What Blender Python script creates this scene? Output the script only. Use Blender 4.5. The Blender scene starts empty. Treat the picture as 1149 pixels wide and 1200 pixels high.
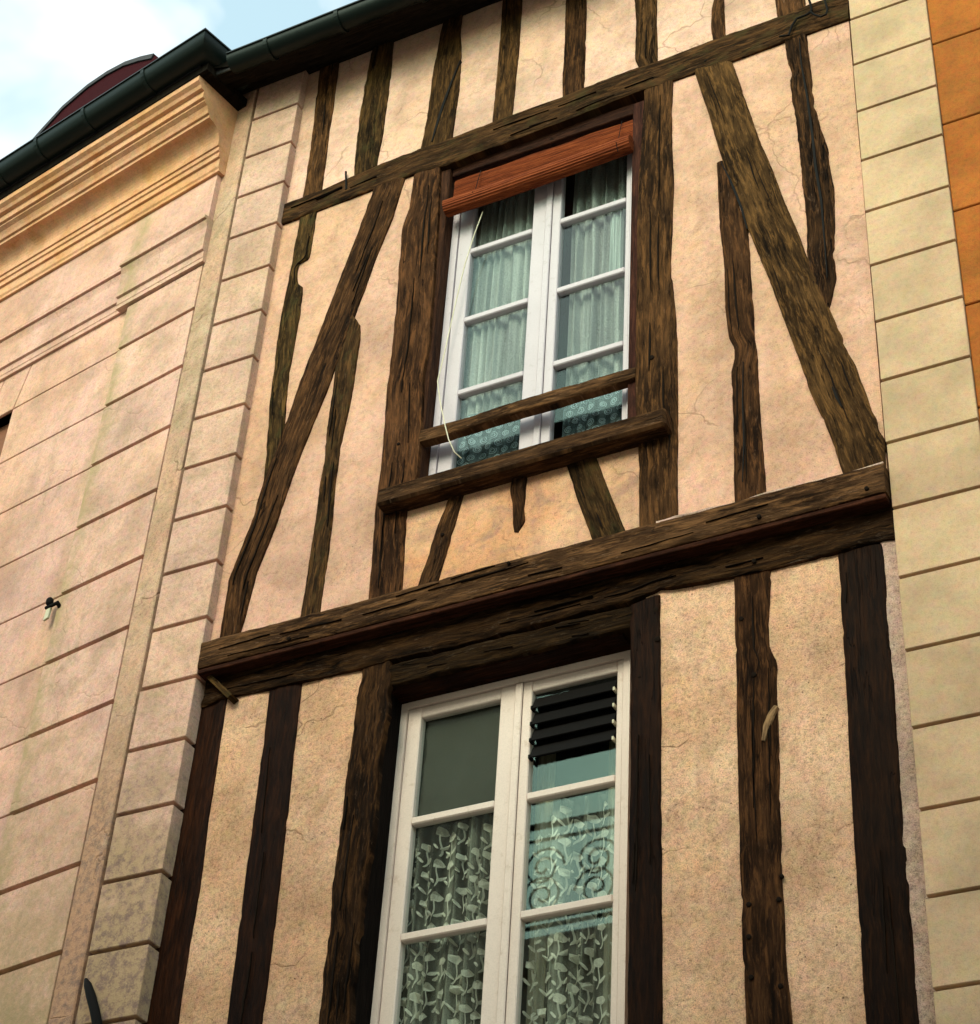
import bpy, bmesh, math, random
from mathutils import Vector, Matrix, noise
random.seed(7)
R = math.radians
sc = bpy.context.scene

# ------------------------------------------------------------------ camera
FOC, W0, H0 = 2372.6, 1149.0, 1200.0
YAW, PIT, ROL = R(-29.65), R(38.587), R(4.146)
CAM = Vector((0, 0, 1.6))
fw = Vector((math.sin(YAW)*math.cos(PIT), math.cos(YAW)*math.cos(PIT), math.sin(PIT)))
rt0 = Vector((math.cos(YAW), -math.sin(YAW), 0))
up0 = rt0.cross(fw)
RT = rt0*math.cos(ROL) + up0*math.sin(ROL)
UP = -rt0*math.sin(ROL) + up0*math.cos(ROL)
cd = bpy.data.cameras.new('camera')
cd.sensor_fit = 'HORIZONTAL'; cd.sensor_width = 36.0
cd.lens = 36.0*FOC/W0
cd.clip_start = 0.05; cd.clip_end = 3000
cam = bpy.data.objects.new('camera', cd); sc.collection.objects.link(cam)
m = Matrix((RT, UP, -fw)).transposed().to_4x4(); m.translation = CAM
cam.matrix_world = m
sc.camera = cam

# ------------------------------------------------------------------ sky, sun, exposure
SUN_AZ, SUN_EL = R(180+3), R(31)
wd = bpy.data.worlds.new('World'); sc.world = wd; wd.use_nodes = True
nt = wd.node_tree; nt.nodes.clear()
wo = nt.nodes.new('ShaderNodeOutputWorld'); bg = nt.nodes.new('ShaderNodeBackground')
sky = nt.nodes.new('ShaderNodeTexSky'); sky.sky_type = 'NISHITA'; sky.sun_disc = False
sky.sun_elevation = SUN_EL; sky.sun_rotation = SUN_AZ
sky.air_density = 1.0; sky.dust_density = 2.0; sky.ozone_density = 0.6
tint = nt.nodes.new('ShaderNodeMix'); tint.data_type = 'RGBA'; tint.blend_type = 'MULTIPLY'
tint.inputs[0].default_value = 1.0; tint.inputs[7].default_value = (1.30, 2.10, 1.58, 1)
tc = nt.nodes.new('ShaderNodeTexCoord')
nz = nt.nodes.new('ShaderNodeTexNoise'); nz.inputs['Scale'].default_value = 5.0
nz.inputs['Detail'].default_value = 5; nz.inputs['Roughness'].default_value = 0.52
nz.inputs['Distortion'].default_value = 0.35
mp = nt.nodes.new('ShaderNodeMapping'); mp.inputs['Location'].default_value = (0.35, 0.1, 0.72)
rp = nt.nodes.new('ShaderNodeValToRGB')
rp.color_ramp.elements[0].position = 0.44; rp.color_ramp.elements[1].position = 0.64
rp.color_ramp.elements[0].color = (0.26, 0.26, 0.26, 1)
cl = nt.nodes.new('ShaderNodeMix'); cl.data_type = 'RGBA'
cl.inputs[7].default_value = (6.8, 6.6, 6.5, 1)
nt.links.new(tc.outputs['Generated'], mp.inputs['Vector'])
nt.links.new(mp.outputs[0], nz.inputs['Vector'])
nt.links.new(nz.outputs['Fac'], rp.inputs[0])
nt.links.new(sky.outputs[0], tint.inputs[6])
nt.links.new(tint.outputs[2], cl.inputs[6]); nt.links.new(rp.outputs[0], cl.inputs[0])
nt.links.new(cl.outputs[2], bg.inputs[0]); bg.inputs[1].default_value = 0.15
nt.links.new(bg.outputs[0], wo.inputs[0])

sl = bpy.data.lights.new('sun', 'SUN'); sl.energy = 1.5; sl.angle = R(24); sl.color = (1.0, 0.84, 0.68)
so = bpy.data.objects.new('sun', sl); sc.collection.objects.link(so)
sd = Vector((math.sin(SUN_AZ)*math.cos(SUN_EL), math.cos(SUN_AZ)*math.cos(SUN_EL), math.sin(SUN_EL)))
so.rotation_euler = sd.to_track_quat('Z', 'Y').to_euler(); so.location = (0, 0, 40)
sc.view_settings.view_transform = 'Standard'; sc.view_settings.look = 'None'
sc.view_settings.exposure = 0.68; sc.view_settings.gamma = 1.0
sc.view_settings.use_curve_mapping = False

sc.cycles.max_bounces = 5; sc.cycles.diffuse_bounces = 3; sc.cycles.transparent_max_bounces = 10

# ------------------------------------------------------------------ measuring: image point -> point on a facade plane
CR = {'A': (0, 0, 2.8725), 'B': (300, 0, 2.8725), 'C': (700, 0, 2.559), 'E': (0, 400, 2.8725),
      'G': (300, 400, 2.8725), 'H': (700, 400, 2.559), 'I': (0, 800, 2.8725), 'K': (300, 800, 2.8725),
      'L': (700, 800, 2.559), 'z4': (430, 400, 3.105), 'z6': (430, 680, 3.105), 'y3': (0, 40, 4.7875),
      'y2': (0, 660, 9.575), 'z2': (0, 1000, 5.745), 'z7': (840, 0, 3.7184), 'p': (0, 0, 1)}
def ray(x, y): return fw + RT*((x-574.5)/FOC) + UP*((600-y)/FOC)
def at(k, x, y, Y):
    o = CR[k]; d = ray(o[0]+x/o[2], o[1]+y/o[2]); t = (Y-CAM.y)/d.y
    return CAM + d*t
def edge(Y, *segs):
    out = []
    for k, pts in segs:
        for p in pts:
            v = at(k, p[0], p[1], Y); out.append((v.x, v.z))
    return out

# ------------------------------------------------------------------ materials
def nodes(name):
    mt = bpy.data.materials.new(name); mt.use_nodes = True
    t = mt.node_tree; t.nodes.clear()
    out = t.nodes.new('ShaderNodeOutputMaterial'); b = t.nodes.new('ShaderNodeBsdfPrincipled')
    t.links.new(b.outputs[0], out.inputs[0])
    return mt, t, b, out
def N(t, kind, **kw):
    n = t.nodes.new('ShaderNode'+kind)
    for k, v in kw.items():
        if k in n.inputs: n.inputs[k].default_value = v
        else: setattr(n, k, v)
    return n
def ramp(t, src, stops):
    r = t.nodes.new('ShaderNodeValToRGB'); e = r.color_ramp.elements
    while len(e) > len(stops): e.remove(e[-1])
    while len(e) < len(stops): e.new(0.5)
    for i, (p, c) in enumerate(stops):
        e[i].position = p
        e[i].color = (c, c, c, 1) if isinstance(c, (int, float)) else (*c, 1)
    t.links.new(src, r.inputs[0]); return r.outputs[0]
def mix(t, f, a, b, mode='MIX'):
    n = t.nodes.new('ShaderNodeMix'); n.data_type = 'RGBA'; n.blend_type = mode
    for i, v in ((0, f), (6, a), (7, b)):
        if hasattr(v, 'is_output') or isinstance(v, bpy.types.NodeSocket): t.links.new(v, n.inputs[i])
        elif i == 0: n.inputs[0].default_value = v
        else: n.inputs[i].default_value = (*v, 1)
    return n.outputs[2]
def math_(t, op, a, b=0.5):
    n = t.nodes.new('ShaderNodeMath'); n.operation = op
    for i, v in ((0, a), (1, b)):
        if isinstance(v, bpy.types.NodeSocket): t.links.new(v, n.inputs[i])
        else: n.inputs[i].default_value = v
    return n.outputs[0]
def noise_(t, vec, scale, detail=4, rough=0.55, dist=0.0):
    n = N(t, 'TexNoise', Scale=scale, Detail=detail, Roughness=rough, Distortion=dist)
    t.links.new(vec, n.inputs['Vector']); return n.outputs['Fac']
def mapped(t, vec, scale=(1, 1, 1), loc=(0, 0, 0)):
    n = N(t, 'Mapping'); n.inputs['Scale'].default_value = scale; n.inputs['Location'].default_value = loc
    t.links.new(vec, n.inputs['Vector']); return n.outputs[0]
def bump(t, b, h, strength=0.3, dist=0.01):
    n = N(t, 'Bump', Strength=strength, Distance=dist); t.links.new(h, n.inputs['Height'])
    t.links.new(n.outputs[0], b.inputs['Normal'])

def plaster(name, c1, c2, stain, stain_amt=0.5, speck=0.35, seed=0.0, low_dirt=None, streak=0.35, rough=0.92, pit=0.0, relief=0.35, chroma=0.12, cracks=0.0, seam=0.0):
    mt, t, b, o = nodes(name)
    v = N(t, 'TexCoord').outputs['Object']; v = mapped(t, v, (1, 1, 1), (seed, seed*0.7, seed*1.3))
    big = noise_(t, v, 1.7, 3, 0.6, 0.3)
    col = mix(t, ramp(t, big, [(0.40, 0.0), (0.60, 1.0)]), c1, c2)
    col = mix(t, 0.8, col, ramp(t, noise_(t, mapped(t, v, (1, 1, 1), (3.1, 0, 7.7)), 2.9, 4, 0.6), [(0.32, 0.72), (0.5, 1.0), (0.66, 1.16)]), 'MULTIPLY')
    med = noise_(t, v, 6.5, 4, 0.68, 0.5)
    col = mix(t, math_(t, 'MULTIPLY', ramp(t, med, [(0.50, 0.0), (0.72, 1.0)]), stain_amt), col, stain)
    # rain streaks: drawn out vertically
    st = noise_(t, mapped(t, v, (9, 9, 0.7)), 1.0, 3, 0.6)
    col = mix(t, math_(t, 'MULTIPLY', ramp(t, st, [(0.54, 0.0), (0.74, 1.0)]), streak), col, stain)
    cn = N(t, 'TexNoise', Scale=26.0, Detail=3.0, Roughness=0.7); t.links.new(v, cn.inputs['Vector'])
    sc_ = N(t, 'HueSaturation', Saturation=1.6, Value=2.0); t.links.new(cn.outputs['Color'], sc_.inputs['Color'])
    col = mix(t, chroma, col, sc_.outputs[0], 'MULTIPLY')
    tone = math_(t, 'ADD', math_(t, 'MULTIPLY', N(t, 'ObjectInfo').outputs['Random'], 0.13), 0.935)
    hv = N(t, 'HueSaturation'); t.links.new(col, hv.inputs['Color']); t.links.new(tone, hv.inputs['Value']); col = hv.outputs[0]
    # sand grains and pits
    fine = noise_(t, v, 210, 2, 0.7)
    col = mix(t, speck, col, ramp(t, fine, [(0.30, 0.25), (0.46, 0.85), (0.60, 1.0), (0.75, 1.25)]), 'MULTIPLY')
    mid = noise_(t, v, 55, 3, 0.7)
    col = mix(t, speck*0.8, col, ramp(t, mid, [(0.33, 0.45), (0.47, 0.95), (0.7, 1.15)]), 'MULTIPLY')
    h = math_(t, 'ADD', math_(t, 'MULTIPLY', fine, 0.25), math_(t, 'MULTIPLY', mid, 0.6))
    if pit:
        vo = N(t, 'TexVoronoi', Scale=38.0); t.links.new(v, vo.inputs['Vector'])
        pm = math_(t, 'MULTIPLY', ramp(t, vo.outputs['Distance'], [(0.08, 1.0), (0.17, 0.0)]), ramp(t, noise_(t, v, 9, 3), [(0.52, 0.0), (0.62, 1.0)]))
        col = mix(t, math_(t, 'MULTIPLY', pm, pit), col, (0.10, 0.06, 0.04))
        h = math_(t, 'SUBTRACT', h, math_(t, 'MULTIPLY', pm, 0.8))
    if seam:                        # algae that has run down the break in the front
        dp = N(t, 'VectorMath'); dp.operation = 'DOT_PRODUCT'; t.links.new(N(t, 'TexCoord').outputs['Object'], dp.inputs[0])
        dp.inputs[1].default_value = (math.cos(R(10.35)), -math.sin(R(10.35)), 0)
        s0 = -5.26*math.cos(R(10.35))-5.96*math.sin(R(10.35))
        wob = math_(t, 'MULTIPLY', math_(t, 'SUBTRACT', noise_(t, v, 2.2, 3), 0.5), 0.16)
        ds = math_(t, 'ABSOLUTE', math_(t, 'ADD', math_(t, 'SUBTRACT', dp.outputs['Value'], s0-0.60), wob))
        km = math_(t, 'MULTIPLY', ramp(t, ds, [(0.0, 1.0), (0.11, 0.0)]), ramp(t, noise_(t, v, 11, 4, 0.7), [(0.36, 0.15), (0.62, 1.0)]))
        col = mix(t, math_(t, 'MULTIPLY', km, seam), col, (0.30, 0.24, 0.11))
    if cracks:
        wv = N(t, 'VectorMath'); wv.operation = 'MULTIPLY_ADD'; wn = N(t, 'TexNoise', Scale=5.0, Detail=3.0)
        t.links.new(v, wn.inputs['Vector']); t.links.new(wn.outputs['Color'], wv.inputs[0]); wv.inputs[1].default_value = (0.25, 0.25, 0.25); t.links.new(v, wv.inputs[2])
        vc = N(t, 'TexVoronoi', Scale=1.7); vc.feature = 'DISTANCE_TO_EDGE'; t.links.new(wv.outputs[0], vc.inputs['Vector'])
        cm = math_(t, 'MULTIPLY', ramp(t, vc.outputs['Distance'], [(0.0, 1.0), (0.011, 0.0)]), ramp(t, noise_(t, v, 2.3, 2), [(0.50, 0.0), (0.58, 1.0)]))
        col = mix(t, math_(t, 'MULTIPLY', cm, cracks), col, (0.16, 0.09, 0.05)); h = math_(t, 'SUBTRACT', h, math_(t, 'MULTIPLY', cm, 0.7))
    if low_dirt:
        z0, z1, dc1, dc2, amt = low_dirt
        sx = N(t, 'SeparateXYZ'); t.links.new(N(t, 'TexCoord').outputs['Object'], sx.inputs[0])
        mr = N(t, 'MapRange'); mr.inputs[1].default_value = z0; mr.inputs[2].default_value = z1
        t.links.new(sx.outputs[2], mr.inputs[0])
        n1 = noise_(t, v, 4.2, 4, 0.72, 0.6); n2 = noise_(t, v, 30, 3, 0.75)
        k = math_(t, 'ADD', math_(t, 'MULTIPLY', n1, 0.6), math_(t, 'MULTIPLY', n2, 0.4))
        k = math_(t, 'ADD', k, math_(t, 'MULTIPLY', math_(t, 'SUBTRACT', mr.outputs[0], 0.75), 0.5))
        dcol = mix(t, ramp(t, noise_(t, v, 24, 4, 0.8), [(0.44, 0.0), (0.62, 1.0)]), dc1, dc2)
        col = mix(t, math_(t, 'MULTIPLY', ramp(t, k, [(0.34, 0.0), (0.60, 1.0)]), amt), col, dcol)
    t.links.new(col, b.inputs['Base Color']); b.inputs['Roughness'].default_value = rough
    b.inputs['Specular IOR Level'].default_value = 0.2
    bump(t, b, h, relief, 0.012)
    return mt

def wood(name, dark, mid, light, fleck=0.3, rough=0.8, relief=0.8, scale=1.0, moss=0.0):
    mt, t, b, o = nodes(name)
    at_ = N(t, 'Attribute'); at_.attribute_name = 'grain'; v = at_.outputs['Vector']
    g1 = noise_(t, mapped(t, v, (3.0*scale, 46*scale, 1)), 1.0, 4, 0.68, 0.25)
    g2 = noise_(t, mapped(t, v, (9*scale, 150*scale, 1)), 1.0, 4, 0.7)
    pat = noise_(t, mapped(t, v, (3.0, 7.0, 1)), 1.0, 5, 0.6, 0.4)
    col = mix(t, ramp(t, g1, [(0.36, 0.0), (0.62, 1.0)]), dark, mid)
    col = mix(t, ramp(t, pat, [(0.40, 0.0), (0.66, 0.75)]), col, light)
    col = mix(t, 0.75, col, ramp(t, g2, [(0.30, 0.35), (0.5, 0.95), (0.72, 1.35)]), 'MULTIPLY')
    oc = noise_(t, mapped(t, v, (7, 52, 7)), 1.0, 5, 0.74, 0.5)
    col = mix(t, math_(t, 'MULTIPLY', ramp(t, oc, [(0.50, 0.0), (0.64, 1.0)]), 0.7), col, tuple(c*k for c, k in zip(light, (1.7, 1.65, 1.5))))
    col = mix(t, ramp(t, oc, [(0.33, 0.8), (0.45, 0.0)]), col, tuple(c*0.5 for c in dark))
    # pale worn flecks and black checks along the grain
    fl = noise_(t, mapped(t, v, (14, 60, 3)), 1.0, 5, 0.75)
    col = mix(t, math_(t, 'MULTIPLY', ramp(t, fl, [(0.59, 0.0), (0.70, 1.0)]), fleck), col, tuple(min(1, c*2.2+0.04) for c in light))
    ck = noise_(t, mapped(t, v, (1.3, 26, 5)), 1.0, 3, 0.5, 0.6)
    cm = ramp(t, math_(t, 'ABSOLUTE', math_(t, 'SUBTRACT', ck, 0.5)), [(0.0, 1.0), (0.012, 0.0)])
    cm = math_(t, 'MULTIPLY', cm, ramp(t, noise_(t, mapped(t, v, (2, 6, 9)), 1.0, 2), [(0.48, 0.0), (0.56, 1.0)]))
    col = mix(t, math_(t, 'MULTIPLY', cm, 0.85), col, (0.006, 0.004, 0.003))
    if moss:
        ms = noise_(t, mapped(t, v, (9, 12, 2)), 1.0, 4, 0.7)
        col = mix(t, math_(t, 'MULTIPLY', ramp(t, ms, [(0.52, 0.0), (0.66, 1.0)]), moss), col, (0.050, 0.041, 0.014))
    rnd = N(t, 'ObjectInfo').outputs['Random']
    hs = N(t, 'HueSaturation'); t.links.new(col, hs.inputs['Color'])
    t.links.new(math_(t, 'ADD', math_(t, 'MULTIPLY', rnd, 0.65), 0.68), hs.inputs['Value'])
    r2 = math_(t, 'FRACT', math_(t, 'MULTIPLY', rnd, 7.31))
    t.links.new(math_(t, 'ADD', math_(t, 'MULTIPLY', r2, 0.016), 0.486), hs.inputs['Hue'])
    t.links.new(hs.outputs[0], b.inputs['Base Color'])
    b.inputs['Roughness'].default_value = rough; b.inputs['Specular IOR Level'].default_value = 0.04
    h = math_(t, 'ADD', math_(t, 'MULTIPLY', g1, 1.0), math_(t, 'MULTIPLY', g2, 0.35))
    h = math_(t, 'SUBTRACT', h, math_(t, 'MULTIPLY', cm, 1.2))
    bump(t, b, h, relief, 0.012)
    return mt

def paint(name, col, worn=(0.25, 0.2, 0.15), wear=0.25, rough=0.45, speck=0.25, spec=0.3):
    mt, t, b, o = nodes(name)
    v = N(t, 'TexCoord').outputs['Object']
    n1 = noise_(t, v, 22, 6, 0.7); n2 = noise_(t, v, 160, 3, 0.6); n3 = noise_(t, v, 3, 4)
    c = mix(t, math_(t, 'MULTIPLY', ramp(t, n1, [(0.58, 0.0), (0.75, 1.0)]), wear), col, worn)
    c = mix(t, speck, c, ramp(t, n2, [(0.3, 0.6), (0.6, 1.0)]), 'MULTIPLY')
    c = mix(t, 0.5, c, ramp(t, n3, [(0.3, 0.82), (0.7, 1.05)]), 'MULTIPLY')
    t.links.new(c, b.inputs['Base Color']); b.inputs['Roughness'].default_value = rough
    b.inputs['Specular IOR Level'].default_value = spec
    bump(t, b, n1, 0.15, 0.004)
    return mt

M = {}
M['plaster_up'] = plaster('plaster_upper', (0.5600, 0.3177, 0.2127), (0.5962, 0.3397, 0.2530), (0.3251, 0.1850, 0.1183), 0.55, 0.45, 1.0, pit=0.5, cracks=0.42)
M['plaster_top'] = plaster('plaster_top', (0.5972, 0.3623, 0.2646), (0.6383, 0.3888, 0.3067), (0.3501, 0.2115, 0.1480), 0.5, 0.4, 3.0, pit=0.4, cracks=0.5)
M['plaster_sill'] = plaster('plaster_under_sill', (0.560, 0.279, 0.147), (0.600, 0.352, 0.226), (0.300, 0.172, 0.137), 0.8, 0.5, 9.0, pit=0.7, cracks=0.42)
M['plaster_low'] = plaster('plaster_lower', (0.6454, 0.3647, 0.2192), (0.7031, 0.4233, 0.2803), (0.3803, 0.2123, 0.1303), 0.55, 0.75, 5.0, pit=0.8, relief=0.5, cracks=0.55)
M['plaster_edge'] = plaster('plaster_edge', (0.56, 0.37, 0.29), (0.48, 0.32, 0.26), (0.26, 0.17, 0.14), 0.8, 0.8, 6.0, pit=0.6, relief=0.6)
M['stucco'] = plaster('stucco_left', (0.6208, 0.3681, 0.2737), (0.6402, 0.3851, 0.3152), (0.3492, 0.2485, 0.1524), 0.6, 0.45, 12.0,
                      low_dirt=(6.9, 4.9, (0.300, 0.226, 0.117), (0.400, 0.262, 0.147), 0.75), cracks=0.15, seam=0.75)
M['stucco_main'] = plaster('stucco_main', (0.6402, 0.3615, 0.2680), (0.6499, 0.3780, 0.3158), (0.3880, 0.2541, 0.1618), 0.5, 0.4, 14.0,
                      low_dirt=(7.0, 5.0, (0.360, 0.252, 0.128), (0.460, 0.298, 0.166), 0.6), cracks=0.15, seam=0.75)
M['stucco_quoin'] = plaster('stucco_quoin', (0.5568, 0.3404, 0.2499), (0.5952, 0.3652, 0.2897), (0.3264, 0.2318, 0.1397), 0.6, 0.5, 17.0,
                      low_dirt=(7.4, 5.2, (0.40, 0.27, 0.16), (0.19, 0.12, 0.105), 0.9), relief=0.5)
M['stucco_band'] = plaster('stucco_band', (0.5432, 0.3181, 0.2193), (0.5335, 0.3525, 0.2499), (0.2910, 0.2102, 0.1193), 0.7, 0.6, 20.0,
                      low_dirt=(7.6, 5.6, (0.46, 0.25, 0.155), (0.20, 0.12, 0.10), 0.8), relief=0.6, cracks=0.7)
M['cornice'] = plaster('cornice', (0.5760, 0.2925, 0.1394), (0.6336, 0.3411, 0.2058), (0.4416, 0.1791, 0.0571), 0.65, 0.35, 23.0, streak=0.2)
M['cream'] = plaster('cream_render', (0.5005, 0.3287, 0.2107), (0.4755, 0.3218, 0.2019), (0.3837, 0.2573, 0.1519), 0.35, 0.25, 26.0, streak=0.15, relief=0.2, chroma=0.12)
M['orange'] = plaster('orange_render', (0.3621, 0.1035, 0.0160), (0.3234, 0.0991, 0.0177), (0.2328, 0.0764, 0.0146), 0.55, 0.35, 30.0, streak=0.3, chroma=0.2)
M['opposite'] = plaster('opposite_render', (0.50, 0.42, 0.32), (0.46, 0.38, 0.29), (0.35, 0.28, 0.2), 0.4, 0.2, 33.0)
M['wood_up'] = wood('oak_weathered', (0.0089, 0.0042, 0.0015), (0.0323, 0.0150, 0.0053), (0.0880, 0.0422, 0.0150), 0.30)
M['wood_moss'] = wood('oak_mossy', (0.0090, 0.0048, 0.0017), (0.0313, 0.0164, 0.0057), (0.0807, 0.0420, 0.0145), 0.35, moss=0.55)
M['wood_gnarl'] = wood('oak_gnarled', (0.0049, 0.0024, 0.0011), (0.0239, 0.0117, 0.0046), (0.0719, 0.0350, 0.0126), 0.45, relief=1.2, scale=0.8)
M['wood_pale'] = wood('pale_scar', (0.0960, 0.0550, 0.0250), (0.1800, 0.1100, 0.0550), (0.2160, 0.1375, 0.0700), 0.2)
M['wood_plate_shade'] = wood('oak_plate_shade', (0.0035, 0.0017, 0.0008), (0.0172, 0.0085, 0.0033), (0.0296, 0.0149, 0.0054), 0.45, relief=1.2, scale=0.8)  # gnarled oak darkened: shade under the jetty beam put into the colour
M['wood_low'] = wood('oak_stained', (0.0057, 0.0020, 0.0008), (0.0133, 0.0047, 0.0016), (0.0209, 0.0078, 0.0023), 0.06, rough=0.6, relief=0.5)
M['wood_red'] = wood('oak_red_stain', (0.016, 0.006, 0.0035), (0.030, 0.011, 0.006), (0.038, 0.015, 0.008), 0.08, rough=0.7, relief=0.4)
M['wood_reveal_shade'] = wood('reveal_shade', (0.003, 0.002, 0.0015), (0.006, 0.004, 0.003), (0.008, 0.005, 0.004), 0.03, relief=0.3)  # near-black, the deep shade of the lower window's reveal as colour
M['wood_under'] = wood('red_soffit_board', (0.022, 0.008, 0.004), (0.048, 0.016, 0.008), (0.06, 0.022, 0.011), 0.05, rough=0.8, relief=0.3)
M['wood_sill'] = wood('oak_sill', (0.0108, 0.0046, 0.0018), (0.0359, 0.0165, 0.0068), (0.0941, 0.0459, 0.0202), 0.5, relief=0.8)
M['white'] = paint('white_gloss', (0.5151, 0.4432, 0.4948), (0.2774, 0.2156, 0.1979), 0.6)
M['ivory'] = paint('ivory_gloss', (0.7296, 0.5881, 0.5288), (0.4560, 0.3114, 0.2250), 0.6)
M['iron'] = paint('black_iron', (0.007, 0.006, 0.006), (0.02, 0.012, 0.008), 0.4, 0.75, spec=0.08)
M['peg'] = paint('oak_peg', (0.010, 0.006, 0.004), (0.025, 0.014, 0.008), 0.4, 0.9, spec=0.05)
M['zinc'] = paint('green_black_gutter', (0.0035, 0.008, 0.007), (0.008, 0.016, 0.013), 0.5, 0.42, spec=0.18)
M['soffit'] = wood('eave_boards', (0.005, 0.004, 0.003), (0.010, 0.007, 0.005), (0.013, 0.009, 0.006), 0.03)
M['roofred'] = paint('dormer_red', (0.034, 0.006, 0.009), (0.014, 0.006, 0.008), 0.5, 0.9, spec=0.04)
M['slate'] = paint('slate', (0.016, 0.013, 0.016), (0.02, 0.02, 0.025), 0.5, 0.6)
M['brown'] = paint('brown_shutter', (0.22, 0.085, 0.045), (0.12, 0.06, 0.04), 0.6, 0.8)
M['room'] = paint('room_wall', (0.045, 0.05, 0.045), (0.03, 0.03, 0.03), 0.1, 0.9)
M['board'] = paint('grey_green_board', (0.050, 0.050, 0.038), (0.05, 0.06, 0.05), 0.3, 0.8, speck=0.5)
M['tag'] = paint('grey_tag', (0.55, 0.50, 0.36), (0.3, 0.26, 0.2), 0.4)
M['cordwhite'] = paint('pale_cord', (0.62, 0.55, 0.42), (0.4, 0.35, 0.25), 0.3, 0.8)
M['asphalt'] = plaster('paving', (0.34, 0.29, 0.23), (0.30, 0.26, 0.21), (0.2, 0.17, 0.14), 0.5, 0.5, 40.0)

def glass_mat(name):
    mt, t, b, o = nodes(name); t.nodes.remove(b)
    lwt = N(t, 'LayerWeight', Blend=0.5); tr = N(t, 'BsdfTransparent', Color=(0.93, 0.96, 0.95, 1))
    gl = N(t, 'BsdfGlossy', Roughness=0.015); gl.inputs['Color'].default_value = (0.9, 1.0, 1.0, 1)
    ms = N(t, 'MixShader'); f = math_(t, 'ADD', 0.031, math_(t, 'MULTIPLY', math_(t, 'POWER', lwt.outputs['Facing'], 5.0), 0.8))
    t.links.new(f, ms.inputs[0]); t.links.new(tr.outputs[0], ms.inputs[1]); t.links.new(gl.outputs[0], ms.inputs[2])
    t.links.new(ms.outputs[0], o.inputs[0]); return mt
M['glass'] = glass_mat('window_glass')

def sheer(name, col, cover, weave=420, stripes=0.6):
    mt, t, b, o = nodes(name); t.nodes.remove(b)
    v = N(t, 'TexCoord').outputs['Object']
    n = noise_(t, v, weave, 2, 0.7); big = noise_(t, mapped(t, v, (26, 8, 0.8)), 1.0, 4)
    c = mix(t, ramp(t, big, [(0.35, 0.0), (0.65, 1.0)]), tuple(x*0.62 for x in col), col)
    df = N(t, 'BsdfDiffuse'); tl = N(t, 'BsdfTranslucent'); t.links.new(c, df.inputs[0]); t.links.new(c, tl.inputs[0])
    a = N(t, 'MixShader'); a.inputs[0].default_value = 0.35
    t.links.new(df.outputs[0], a.inputs[1]); t.links.new(tl.outputs[0], a.inputs[2])
    tr = N(t, 'BsdfTransparent'); ms = N(t, 'MixShader')
    f = ramp(t, math_(t, 'ADD', n, math_(t, 'MULTIPLY', math_(t, 'SUBTRACT', big, 0.5), stripes)), [(0.5-0.2, max(0, cover-0.28)), (0.5+0.2, min(1, cover+0.28))])
    t.links.new(f, ms.inputs[0]); t.links.new(tr.outputs[0], ms.inputs[1]); t.links.new(a.outputs[0], ms.inputs[2])
    t.links.new(ms.outputs[0], o.inputs[0]); return mt
M['sheer_up'] = sheer('sheer_grey', (0.60, 0.60, 0.58), 0.72, 200)
M['net'] = sheer('lace_net', (0.60, 0.60, 0.50), 0.30, 500, 1.5)
M['lace_flower'] = sheer('lace_flower', (0.94, 0.91, 0.78), 0.84, 300, 0.7)
M['swirl'] = sheer('lace_swirl', (0.55, 0.66, 0.72), 0.85)
M['net_blue'] = sheer('lace_blue_net', (0.24, 0.31, 0.34), 0.55)
M['drape'] = sheer('cream_drape', (0.52, 0.46, 0.32), 0.9)
M['cloth'] = sheer('white_cloth', (0.72, 0.78, 0.76), 0.95)

def bamboo():
    mt, t, b, o = nodes('woven_blind')
    v = N(t, 'TexCoord').outputs['Object']
    g = noise_(t, mapped(t, v, (4, 40, 190)), 1.0, 4, 0.7); g2 = noise_(t, mapped(t, v, (22, 22, 60)), 1.0, 4, 0.7)
    c = ramp(t, g, [(0.30, (0.035, 0.007, 0.003)), (0.50, (0.17, 0.034, 0.010)), (0.72, (0.32, 0.080, 0.024))])
    c = mix(t, 0.5, c, ramp(t, g2, [(0.3, 0.6), (0.6, 1.1)]), 'MULTIPLY')
    t.links.new(c, b.inputs['Base Color']); b.inputs['Roughness'].default_value = 0.75
    b.inputs['Specular IOR Level'].default_value = 0.08; bump(t, b, g, 0.5, 0.004); return mt
M['bamboo'] = bamboo()

# ------------------------------------------------------------------ builders
def finish(name, bm, mat, parent=None, smooth=None, recalc=True):
    if recalc: bmesh.ops.recalc_face_normals(bm, faces=bm.faces)
    me = bpy.data.meshes.new(name); bm.to_mesh(me); bm.free()
    if smooth is not None:
        me.polygons.foreach_set('use_smooth', [True]*len(me.polygons))
        me.set_sharp_from_angle(angle=R(smooth))
    ob = bpy.data.objects.new(name, me); sc.collection.objects.link(ob)
    me.materials.append(M[mat] if isinstance(mat, str) else mat)
    if parent is not None: adopt(ob, parent)
    return ob
def root_of(p):
    v = Vector(p.location); q = p.parent
    while q is not None: v += Vector(q.location); q = q.parent
    return v
def adopt(ob, parent):
    ob.parent = parent
    ob.matrix_parent_inverse = Matrix.Translation(-root_of(parent)) if parent.type == 'EMPTY' else Matrix()
def tag(o, label=None, cat=None, group=None, kind=None):
    if label: o['label'] = label
    if cat: o['category'] = cat
    if group: o['group'] = group
    if kind: o['kind'] = kind
    return o
def thing(name, loc, label, cat, group=None):
    e = bpy.data.objects.new(name, None); e.location = loc; e.empty_display_size = 0.2
    sc.collection.objects.link(e); tag(e, label, cat, group); return e

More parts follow.
